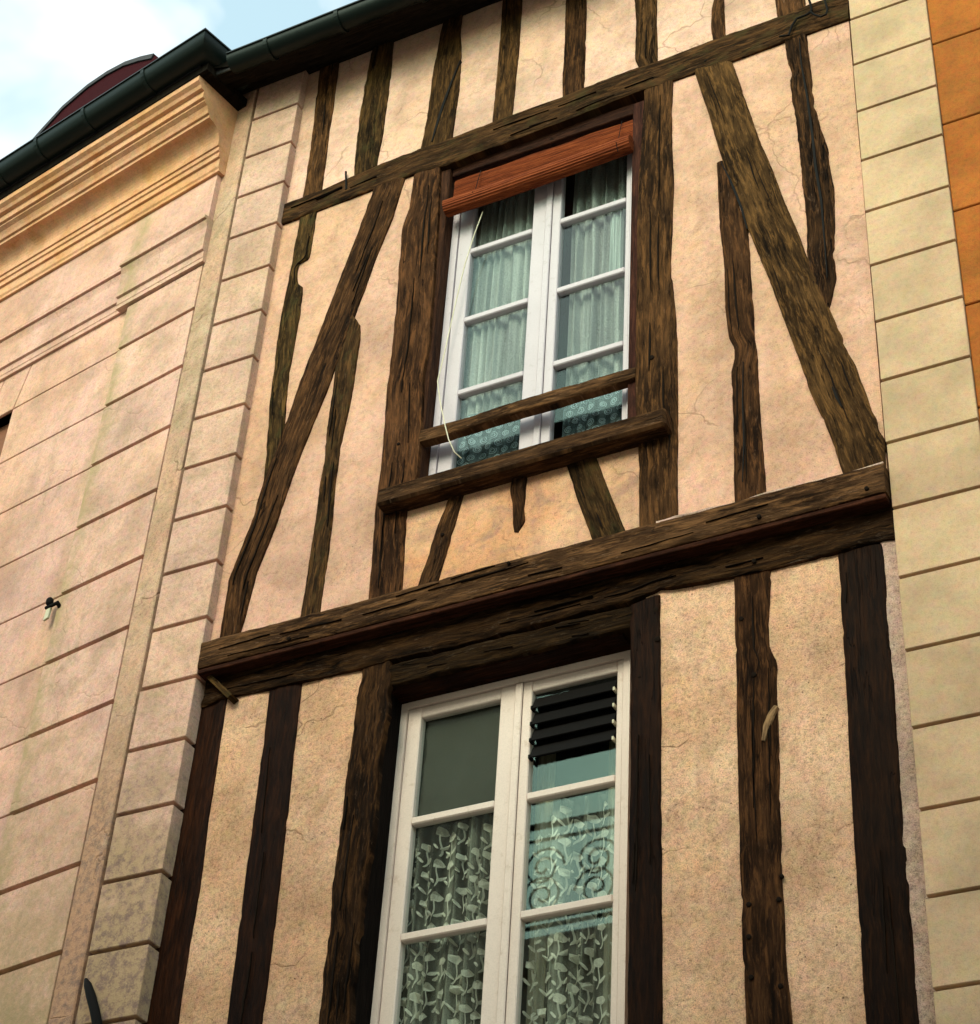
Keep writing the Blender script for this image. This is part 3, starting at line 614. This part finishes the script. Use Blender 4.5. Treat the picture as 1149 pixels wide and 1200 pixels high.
# louvred vent in the lower window's top right pane
vent = tag(thing('vent_louvre', (-3.056, WL_+0.01, 5.93), 'black louvred ventilator filling the top right pane of the lower window', 'vent'))
for i in range(4):
    z = 6.195-i*0.078; poly = [(-3.240, WL_+0.024, z), (-3.240, WL_-0.004, z-0.060), (-3.240, WL_-0.009, z-0.057), (-3.240, WL_+0.020, z+0.006)]
    prism('slat', poly, (0.368, 0, 0), 'iron', vent)
    for x in (-3.244, -2.876): box('clip', x, x+0.008, WL_-0.011, WL_+0.02, z-0.062, z-0.046, 'tag' if x > -3 else 'iron', vent)
box('back_plate', -3.245, -2.868, WL_+0.031, WL_+0.034, 5.925, 6.228, 'iron', vent)
# solid board behind the top left pane
tag(box('window_board', -3.80, -3.36, WL_+0.056, WL_+0.066, 5.735, 6.26, 'board'), 'dull grey-green board behind the top left pane of the lower window', 'board')

# --- eaves of the timbered house
roof = None
bm = bmesh.new()
for x in (-5.05, -1.2):
    for y, z in ((6.06, 10.86), (5.66, 10.66), (5.66, 10.72), (10.5, 15.0), (10.5, 14.9), (6.06, 10.92)): pass
pr = [(6.10, 10.885), (5.70, 10.665), (5.69, 10.72), (9.6, 14.6), (9.6, 14.4)]
g = [[bm.verts.new((x, y, z)) for y, z in pr] for x in (-5.30, -0.2)]
bm.faces.new(g[0]); bm.faces.new(g[1][::-1])
for i in range(5): bm.faces.new((g[0][i], g[0][(i+1) % 5], g[1][(i+1) % 5], g[1][i]))
roof = finish('roof', bm, 'slate', house)
bm = bmesh.new(); lay = bm.verts.layers.float_vector.new('grain')
for i in range(5):
    y0, z0 = 5.70+0.08*i, 10.655+0.044*i
    add_box(bm, -5.28, -0.2, y0, y0+0.076, z0-0.002, z0+0.012)
for v in bm.verts: v[lay] = (v.co.x, v.co.y, 1)
finish('soffit_board', bm, 'soffit', roof)
def gutter(name, path, r, parent, bands=()):
    """half-round gutter swept along 3-D points, open side up"""
    bm = bmesh.new(); rows = []; n = len(path); path = [Vector(p) for p in path]
    prof = [(-r, 0.012), (-r-0.010, 0.012), (-r-0.012, 0.0)]+[(-(r+0.003)*math.cos(a), -(r+0.003)*math.sin(a)) for a in [math.pi*i/12 for i in range(0, 13)]]+[(r-0.002, 0)]+[(r*math.cos(a), -r*math.sin(a)) for a in [math.pi*i/12 for i in range(1, 12)]]+[(-r+0.002, 0.0)]
    for i, p in enumerate(path):
        d0 = (path[i]-path[i-1]).normalized() if i else None
        d1 = (path[i+1]-path[i]).normalized() if i < n-1 else None
        d0 = d0 or d1; d1 = d1 or d0
        s0 = Vector((-d0.y, d0.x, 0)); s1 = Vector((-d1.y, d1.x, 0)); s = (s0+s1).normalized(); k = 1/max(0.3, s.dot(s0))
        rows.append([bm.verts.new(p+s*(-a*k if False else a*k)+Vector((0, 0, b))) for a, b in prof])
    m_ = len(prof)
    for r0, r1 in zip(rows, rows[1:]):
        for k in range(m_): bm.faces.new((r0[k], r0[(k+1) % m_], r1[(k+1) % m_], r1[k]))
    bm.faces.new(rows[0]); bm.faces.new(rows[-1])
    return finish(name, bm, 'zinc', parent, 40)
def strap(p, d, r, parent):
    bm = bmesh.new(); s = Vector((-d.y, d.x, 0)); rows = []
    for i in range(13):
        a = math.pi*i/12; q = Vector(p)+s*(-(r)*math.cos(a))+Vector((0, 0, -(r)*math.sin(a)))
        q2 = Vector(p)+s*(-(r+0.007)*math.cos(a))+Vector((0, 0, -(r+0.007)*math.sin(a)))
        rows.append([bm.verts.new(q-d*0.012), bm.verts.new(q2-d*0.012), bm.verts.new(q2+d*0.012), bm.verts.new(q+d*0.012)])
    for r0, r1 in zip(rows, rows[1:]):
        for k in range(4): bm.faces.new((r0[k], r0[(k+1) % 4], r1[(k+1) % 4], r1[k]))
    bm.faces.new(rows[0]); bm.faces.new(rows[-1])
    return finish('bracket', bm, 'zinc', parent)
gy, gz, gr = 5.675, 10.672, 0.062
gt = gutter('gutter', [(-5.12, gy, gz+0.004), (-0.2, gy, gz)], gr, house)
for x in (-4.86, -4.40, -3.9): strap((x, gy, gz), Vector((1, 0, 0)), gr+0.003, gt)

# ================================================================== the stuccoed house on the left
AL = R(10.35)
tanv = Vector((math.cos(AL), -math.sin(AL), 0)); nrm = Vector((-math.sin(AL), -math.cos(AL), 0)); P0 = Vector((-5.26, 5.96, 0))
def lw(s, o, z): return P0 + tanv*s + nrm*o + Vector((0, 0, z))
lh = thing('stucco_house', (-5.6, 6.05, 0), 'peach stucco house with grooved courses, moulded cornice and dark gutter', 'house')
def lblock(name, s0, s1, z0, z1, o, mat, depth=0.12, bev=0.005):
    bm = bmesh.new(); add_box(bm, s0, s1, 0, depth, z0, z1, bev)
    for v in bm.verts: v.co = lw(v.co.x, o-v.co.y, v.co.z)
    return finish(name, bm, mat, lh)
JZ = [5.324+0.4154*i for i in range(-3, 10)]
PG = 0.013
pz = [3.6]+JZ+[9.395]
pz = [z for z in pz if z < 9.2]+[9.40]
for a, b in zip(pz, pz[1:]): lblock('block', -0.612, -0.036, a+PG, b-PG*0.9, 0.0, 'stucco', 0.12, 0.002)
lblock('wall', -0.606, 0.02, 3.6, 11.0, -0.030, 'stucco', 0.3, 0)
MZ = [z+0.028 for z in JZ]
mz = [3.6]+[z for z in MZ if z < 9.2]
for a, b in zip(mz, mz[1:]):
    lblock('block', -1.497 if b > 7.7 else -4.0, -0.616, a+0.004, b-0.004, -0.028, 'stucco_main', 0.12, 0.003)
zt = mz[-1]
def lpoly(name, pts, o, mat, depth=0.12, bev=0.003): return prism(name, [lw(s, o, z) for s, z in pts], -nrm*depth, mat, lh, bev)
lpoly('block', [(-1.493, zt+0.004), (-0.616, zt+0.004), (-0.616, 9.42), (-1.421, 9.42)], -0.028, 'stucco_main')
lpoly('voussoir', [(-1.72, zt+0.004), (-1.503, zt+0.004), (-1.429, 9.42), (-1.653, 9.42)], -0.028, 'stucco_main')
lpoly('voussoir', [(-1.98, zt+0.004), (-1.73, zt+0.004), (-1.661, 9.42), (-1.91, 9.42)], -0.028, 'stucco_main')
lpoly('voussoir', [(-2.9, zt+0.004), (-1.99, zt+0.004), (-1.918, 9.42), (-2.9, 9.42)], -0.028, 'stucco_main')
lblock('wall', -4.0, -0.616, 3.6, 7.6, -0.045, 'stucco_main', 0.3, 0); lblock('wall', -1.49, -0.616, 7.6, 11.0, -0.045, 'stucco_main', 0.3, 0)
lblock('wall', -4.0, -1.49, zt+0.004, 11.0, -0.045, 'stucco_main', 0.3, 0)
lblock('shutter', -2.6, -1.50, 7.6, zt+0.002, -0.10, 'brown', 0.05, 0.004)
# architrave, frieze and cornice: one profile swept along the front
def sweep(name, prof, s0, s1, mat, back=-0.05):
    poly = [lw(s1, o, z) for o, z in prof]+[lw(s1, back, prof[-1][1]), lw(s1, back, prof[0][1])]
    return prism(name, poly, tanv*(s0-s1), mat, lh)
arch = lambda d: [(d, 9.40), (d+0.018, 9.40), (d+0.018, 9.425), (d+0.022, 9.43), (d+0.022, 9.475), (d+0.036, 9.48), (d+0.036, 9.655), (d+0.04, 9.67), (d+0.048, 9.69), (d+0.048, 9.705), (d+0.064, 9.705), (d+0.064, 9.725), (d+0.03, 9.732)]
sweep('architrave', arch(0.0), -0.69, -0.02, 'stucco')
sweep('architrave', arch(-0.03), -4.0, -0.692, 'stucco_main', -0.08)
sweep('frieze', [(0.03, 9.734), (0.03, 10.085)], -4.0, -0.03, 'stucco_main')
cove = [(0.088+0.09*(1-math.cos(t)), 10.295+0.105*math.sin(t)) for t in [math.pi/2*i/8 for i in range(9)]]
corn = [(0.03, 10.087), (0.046, 10.087), (0.046, 10.108), (0.054, 10.12), (0.054, 10.185), (0.068, 10.187), (0.068, 10.225), (0.078, 10.23), (0.078, 10.262), (0.088, 10.265)]+cove+[(0.190, 10.40), (0.190, 10.425), (0.204, 10.428), (0.209, 10.45), (0.222, 10.475), (0.246, 10.49), (0.246, 10.505), (0.262, 10.508), (0.262, 10.560), (0.285, 10.565), (0.296, 10.585), (0.318, 10.600), (0.318, 10.64)]
sweep('cornice', corn, -4.0, -0.005, 'cornice')
bm = bmesh.new(); add_box(bm, -4.0, 0.06, 0, 0.345, 10.642, 10.70)
lay = bm.verts.layers.float_vector.new('grain')
for v in bm.verts: v[lay] = (v.co.x, v.co.y, 0); v.co = lw(v.co.x, v.co.y-0.02, v.co.z)
finish('soffit_board', bm, 'soffit', lh)
# dark boxed corner between the two eaves
prism('eave_return', [(-5.32, 5.66, 10.70), (-4.98, 5.72, 10.66), (-4.98, 6.05, 10.86), (-5.34, 6.05, 10.86)], (0, 0, 0.12), 'soffit', lh)
# plain vertical band and the projecting quoin
lblock('pilaster_band', -0.034, 0.115, 3.6, 10.95, -0.004, 'stucco_band', 0.2, 0.006)
YQ = D-0.058
QZ = [5.245+0.3214*i*1.0 for i in range(-5, 18)]
qx0, qx1 = -5.123, -4.822
s_q = 5.945/5.88
QZ = [1.6+(z-1.6)*(YQ/5.88) for z in [5.237+0.3214*i for i in range(-5, 18)]]
for a, b in zip(QZ, QZ[1:]):
    bm = bmesh.new(); add_box(bm, qx0+random.uniform(-0.003, 0.003), qx1, YQ, YQ+0.2, a+0.0095, b-0.0095, 0.003)
    finish('quoin_block', bm, 'stucco_quoin', lh)
box('quoin_core', qx0, qx1-0.024, YQ+0.028, YQ+0.2, 3.5, 10.95, 'stucco_quoin', lh)
# gutter with a mitred corner and a return to the wall
GO, GZ, GR = 0.365, 10.795, 0.088
gp = [lw(-4.0, GO, GZ), lw(0.055, GO, GZ), lw(0.075, 0.06, GZ)]
lg = gutter('gutter', gp, GR, lh)
for s in (-0.36, -0.86, -1.27, -1.62): strap(lw(s, GO, GZ), tanv, GR+0.003, lg)
# roof behind, and the arched dormer looking over the gutter
prism('roof', [lw(-4.2, 0.33, 10.705), lw(-4.2, 0.33, 10.75), lw(-4.2, -4.0, 13.6), lw(-4.2, -4.0, 10.705)], tanv*4.2, 'slate', lh)
def lpx(k, x, y, o):
    q = P0+nrm*o; c = CR[k]; d = ray(c[0]+x/c[2], c[1]+y/c[2]); t = nrm.dot(q-CAM)/nrm.dot(d); p = CAM+d*t
    return (tanv.dot(p-P0), p.z)
do = 0.02
outl = [lpx('y3', x, y, do) for x, y in ((120, 660), (145, 628), (240, 520), (350, 400), (490, 280), (600, 205), (700, 152), (790, 122), (862, 106), (905, 142))]
dorm = lpoly('dormer', [(s*1, z) for s, z in outl]+[(outl[-1][0]+0.02, 11.0), (outl[0][0], 11.0)], do-0.012, 'roofred', 1.4, 0)
rim_o = outl[1:-1]; cx = sum(p[0] for p in rim_o)/len(rim_o); 
rim_i = [(s+(cx-s)*0.03, z-0.036) for s, z in rim_o]
prism('dormer_rim', [lw(s, do, z) for s, z in rim_o]+[lw(s, do, z) for s, z in rim_i[::-1]], -nrm*1.3, 'slate', lh)

# ================================================================== cream and orange houses on the right
cr_ = thing('cream_house', (-1.45, D, 0), 'cream rendered house strip of grooved courses right of the timbered house', 'house')
CZ = [4.555+0.3325*i for i in range(-3, 22)]
for a, b in zip(CZ, CZ[1:]):
    box('block', -1.632+random.uniform(-0.004, 0.004), -1.264, D-0.02, D+0.2, a+0.0075, b-0.0075, 'cream', cr_, 0.002)
box('wall', -1.626, -1.27, D+0.004, D+0.3, 0, 11.3, 'cream', cr_)
orh = thing('orange_house', (-0.2, D, 0), 'orange rendered house at the far right edge, joints between large blocks', 'house')
OZ = [7.51-0.5573*6+0.5573*i for i in range(0, 14)]
for a, b in zip(OZ, OZ[1:]):
    box('block', -1.2625, 1.4, D-0.004, D+0.2, a+0.004, b-0.004, 'orange', orh, 0.004)
box('wall', -1.25, 1.4, D+0.006, D+0.3, 0, 11.3, 'orange', orh)

# ================================================================== things hung on and in the windows
blind = thing('roller_blind', (-3.27, D+0.01, 9.17), 'terracotta woven blind rolled up at the top of the upper window', 'blind')
bm = bmesh.new(); yb = D+0.022
nb = 14
g0 = []
zs = [9.425-0.0056*k for k in range(42)]
prof_b = [(-0.008*math.sin(math.pi*k/41)-(0.0035 if k % 2 else 0.0), z) for k, z in enumerate(zs)]
prof_b = prof_b+[(0.007, z) for z in zs[::-6]]
for i in range(nb+1):
    x = -3.772+1.002*i/nb; g0.append([bm.verts.new((x, yb+dy, z+0.004*math.sin(i*1.3))) for dy, z in prof_b])
nq = len(prof_b)
for a, b in zip(g0, g0[1:]):
    for k in range(nq): bm.faces.new((a[k], a[(k+1) % nq], b[(k+1) % nq], b[k]))
bm.faces.new(g0[0]); bm.faces.new(g0[-1])
finish('blind_sheet', bm, 'bamboo', blind, 20)
bm = bmesh.new(); rings = []
nr = 40
for i in range(9):
    x = -3.795+1.03*i/8; sag = 0.006*math.sin(math.pi*i/8); row = []
    for k in range(nr*2):                                   # a rolled spiral: two turns of matting
        a = 2*math.pi*k/nr; r = 0.033+0.006*k/nr+(0.0028 if k % 2 else 0.0)+0.001*math.sin(3*a+i)
        row.append(bm.verts.new((x, D-0.008+r*math.cos(a), 9.197-sag+0.014*i/8+r*math.sin(a))))
    rings.append(row)
for a, b in zip(rings, rings[1:]):
    for k in range(nr*2-1): bm.faces.new((a[k], a[k+1], b[k+1], b[k]))
for row in (rings[0], rings[-1]): bm.faces.new(row[nr:])
finish('blind_roll', bm, 'bamboo', blind, 20, recalc=False)
box('head_batten', -3.785, -2.765, yb+0.012, yb+0.035, 9.41, 9.435, 'bamboo', blind)
for x in (-3.62, -2.83): tube('blind_cord', [(x, yb-0.012, 9.425), (x, yb-0.05, 9.24), (x, yb-0.075, 9.2), (x, yb-0.05, 9.155)], 0.002, 'iron', blind, 5)
cp = [at('p', x, y, Y) for x, y, Y in ((566, 248, D+0.04), (556, 275, D+0.045), (545, 310, D+0.05), (533, 360, D+0.05), (522, 410, D+0.05), (513, 447, D+0.02), (516, 470, D-0.01), (521, 495, D-0.03), (526, 515, D-0.04), (533, 530, D-0.03), (541, 537, D-0.0))]
tag(tube('pull_cord', cp, 0.0028, 'cordwhite'), 'pale thin cord hanging down the left side of the upper window', 'cord')

def curtain(name, x0, x1, z0, z1, Y, mat, label, cat='curtain', folds=7, amp=0.014, group=None, seed=0, gather=0.0):
    bm = bmesh.new(); nx, nz_ = 70, 14; rows = []
    for j in range(nz_+1):
        z = z0+(z1-z0)*j/nz_; row = []
        for i in range(nx+1):
            f = i/nx; x = x0+(x1-x0)*f
            row.append(bm.verts.new((x, fold(f, z, Y, folds, amp, seed), z)))
        rows.append(row)
    for a, b in zip(rows, rows[1:]):
        for k in range(nx): bm.faces.new((a[k], a[k+1], b[k+1], b[k]))
    o = finish(name, bm, mat, None, 80); return tag(o, label, cat, group)
def fold(f, z, Y, folds, amp, seed):
    ph = 2*math.pi*folds*f+1.6*noise.noise((f*3, z*0.5, seed))*3
    return Y+amp*(math.sin(ph)+0.45*math.sin(2.3*ph+seed))+0.01*noise.noise((f*4, z*1.4, seed+2))

curtain('sheer_curtain', -3.72, -3.34, 7.80, 9.46, WU+0.075, 'sheer_up', 'grey-green sheer curtain behind the left leaf of the upper window', seed=1)
curtain('sheer_curtain', -3.155, -2.82, 7.80, 9.46, WU+0.075, 'sheer_up', 'grey-green sheer curtain behind the right leaf of the upper window', seed=4, folds=5, amp=0.02)
curtain('tied_cloth', -2.945, -2.875, 8.52, 9.02, WU+0.052, 'cloth', 'white cloth bunched against the right leaf of the upper window', 'cloth', folds=2, amp=0.01, seed=8)
for x0, x1, w, sd_ in ((-3.70, -3.35, 'left', 12), (-3.15, -2.84, 'right', 15)):
    c = curtain('lace_valance', x0, x1, 7.37, 7.86, WU+0.05, 'net_blue', 'blue lace strip with pale swirls low in the %s leaf of the upper window' % w, seed=sd_, folds=3, amp=0.006)
    bm = bmesh.new()
    z = 7.40; row = 0
    while z < 7.84:
        x = x0+0.03+(0.028 if row % 2 else 0)
        while x < x1-0.02:
            r0 = random.uniform(0.017, 0.023); prev = None; a0 = random.uniform(0, 6.28); sg = random.choice((-1, 1))
            for k in range(26):
                a = a0+sg*k*0.5; r = r0*(1-k/30.0)
                pi_ = []
                for rr in (r+0.0022, r-0.0022):
                    xx, zz = x+rr*math.cos(a), z+rr*math.sin(a); f = (xx-x0)/(x1-x0)
                    pi_.append(bm.verts.new((xx, fold(f, zz, WU+0.05, 3, 0.006, sd_)-0.003, zz)))
                if prev: bm.faces.new((prev[0], prev[1], pi_[1], pi_[0]))
                prev = pi_
            x += 0.056
        z += 0.048; row += 1
    o = finish('swirl_embroidery', bm, 'swirl', c, recalc=False); o['kind'] = 'stuff'

def lace(x0, x1, z0, z1, Y, label, seed, folds=6, amp=0.018):
    c = curtain('lace_curtain', x0, x1, z0, z1, Y, 'net', label, seed=seed, folds=folds, amp=amp)
    rs = random.Random(seed); bm = bmesh.new()
    def P(x, z, dy=0.011):
        f = min(1, max(0, (x-x0)/(x1-x0))); return (x, fold(f, z, Y, folds, amp, seed)-dy, z)
    def blob(cx, cz, rx, rz, ang, n=10, wob=0.0, dy=0.012):
        vs = []
        for k in range(n):
            a = 2*math.pi*k/n; w = 1+wob*math.cos(5*a)
            px, pz_ = rx*math.cos(a)*w, rz*math.sin(a)*w
            vs.append(bm.verts.new(P(cx+px*math.cos(ang)-pz_*math.sin(ang), cz+px*math.sin(ang)+pz_*math.cos(ang), dy)))
        bm.faces.new(vs)
    col = 0; x = x0+0.02
    while x < x1-0.01:
        z = z0+rs.uniform(0, 0.12)+(0.07 if col % 2 else 0)
        while z < z1-0.03:
            j = rs.uniform(-0.008, 0.008); s = rs.uniform(0.85, 1.15); lean = rs.uniform(-0.25, 0.25)
            blob(x+j, z, 0.019*s, 0.018*s, lean, 15, 0.10)
            prev = None
            for k in range(8):                              # stem
                zz = z-0.016-0.012*k*s; xx = x+j+0.010*math.sin(k*0.55+lean*4)*(k/7)
                pr_ = [bm.verts.new(P(xx-0.0022, zz)), bm.verts.new(P(xx+0.0022, zz))]
                if prev: bm.faces.new((prev[0], prev[1], pr_[1], pr_[0]))
                prev = pr_
            for sgn in (-1, 1): blob(x+j+sgn*0.016, z-0.052*s-rs.uniform(0, 0.02), 0.006, 0.019*s, -sgn*0.7, 8)
            if rs.random() < 0.6: blob(x+j+0.026, z-0.085*s, 0.006, 0.016, -0.7, 8)
            z += 0.135*rs.uniform(0.9, 1.12)
        x += 0.057; col += 1
    o = finish('embroidery', bm, 'lace_flower', c, recalc=False); o['kind'] = 'stuff'; o['label'] = 'pale embroidered flowers and leaves'
    return c
lace(-3.80, -3.36, 4.12, 5.735, WL_+0.075, 'flowered lace curtain behind the left leaf of the lower window', 21)
lace(-3.235, -2.83, 4.12, 5.73, WL_+0.075, 'flowered lace curtain behind the right leaf of the lower window', 27)
curtain('side_drape', -3.262, -3.185, 4.12, 6.26, WL_+0.12, 'drape', 'cream drape at the left side of the lower window right leaf', folds=2, amp=0.010, seed=31)
curtain('side_drape', -2.945, -2.84, 4.12, 6.26, WL_+0.12, 'drape', 'cream drape at the right edge of the lower window', folds=3, amp=0.010, seed=35)

# ================================================================== small things on the fronts
# loose cable on the rail, top right
cab = [at('z7', x, y, D-0.035) for x, y in ((275, 158), (315, 152), (330, 110), (350, 80), (395, 62), (415, 45), (408, 10), (395, -25))]
tag(tube('loose_cable', cab, 0.006, 'iron'), 'black cable crossing the rail at the top right corner post', 'cable')
cab2 = [at('z7', x, y, D-0.05) for x, y in ((410, 50), (425, 62), (455, 72), (478, 62), (484, 40), (475, 10), (470, -25))]
tag(tube('cable_loop', cab2, 0.005, 'iron'), 'small black wire loop hanging beside the cable at top right', 'cable')
sp = [at('p', 405.5, 201, D-0.02), at('p', 406, 222, D-0.02)]
tag(tube('nail', sp, 0.006, 'iron'), 'thin dark iron spike standing on the upper rail near the quoin', 'nail')
hk = thing('wall_hook', lw(-0.62, -0.03, 7.3), 'small black iron hook with pale tag on the left stucco wall', 'hook')
h0 = Vector(lw(-0.654, 0.02, 7.365))
bm = bmesh.new(); rr = []
for i in range(9):
    a = math.pi*i/8; rr.append([bm.verts.new(h0+tanv*(0.020*math.sin(a)*math.cos(b))+Vector((0, 0, 0.026*math.cos(a)))+nrm*(0.020*math.sin(a)*math.sin(b))) for b in [2*math.pi*k/10 for k in range(10)]])
for a, b in zip(rr, rr[1:]):
    for k in range(10): bm.faces.new((a[k], a[(k+1) % 10], b[(k+1) % 10], b[k]))
bmesh.ops.remove_doubles(bm, verts=bm.verts, dist=1e-5); finish('knob', bm, 'iron', hk, 60)
tube('arm', [h0+Vector((0, 0, -0.03))-tanv*0.02, h0+Vector((0, 0, -0.032))+tanv*0.03, h0+Vector((0, 0, -0.03))+tanv*0.07], 0.009, 'iron', hk)
tube('stem', [h0+Vector((0, 0, -0.03))+tanv*0.062, h0+Vector((0, 0, -0.055))+tanv*0.055-nrm*0.06], 0.011, 'iron', hk)
prism('tag', [h0+tanv*a+Vector((0, 0, b)) for a, b in ((-0.012, -0.04), (0.016, -0.038), (0.012, -0.098), (-0.02, -0.105))], -nrm*0.012, 'tag', hk)
# dark tapering rod for an unclear dark shape at the foot of the quoin
fb = [at('z2', x, y, Y) for x, y, Y in ((578, 850, YQ-0.01), (592, 890, YQ-0.02), (612, 960, YQ-0.025), (636, 1050, YQ-0.03), (655, 1150, YQ-0.03), (668, 1290, YQ-0.03))]
tag(tube('dark_rod', fb, 0.021, 'iron', None, 10, (0.35, 0.8, 1.0, 1.0, 1.0, 1.0)), 'dark tapering rod for an unclear dark shape against the lowest quoin block at left', 'iron bar')

# ================================================================== across the street, seen only in the panes
op = thing('opposite_house', (-4, -1.3, 0), 'pale house across the street, mirrored in the window panes', 'house')
box('wall', -16, 5, -6, -1.3, 0, 9.35, 'opposite', op)
prism('added_wing', [(-16, -1.32, 9.3), (-7.24, -1.32, 9.3), (-11.2, -5.9, 9.3), (-16, -5.9, 9.3)], (0, 0, 3.1), 'opposite', op)  # added unseen mass, slanted to darken only the left panes' reflections
box('cornice', -16.2, 5.2, -6.2, -1.12, 9.05, 9.3, 'opposite', op, 0.02)
ral = thing('iron_railing', (-7, -1.2, 9.35), 'scrolled black iron railing on the house across the street', 'railing')
for z, r in ((9.42, 0.02), (10.36, 0.03), (10.22, 0.016)): tube('rail', [(-7.2, -1.2, z), (-3, -1.2, z)], r, 'iron', ral)
for i in range(5): tube('post', [(-7.2+i, -1.2, 9.3), (-7.2+i, -1.2, 10.36)], 0.02, 'iron', ral)
for i in range(8):
    cxr = -6.93+0.5*i
    for sgn, zc in ((1, 9.95), (-1, 9.68)):
        pts = [(cxr+sgn*0.2*(1-k/34)*math.cos(k*0.42), -1.2, zc+0.2*(1-k/34)*math.sin(k*0.42)) for k in range(30)]
        tube('scroll', pts, 0.011, 'iron', ral, 6)
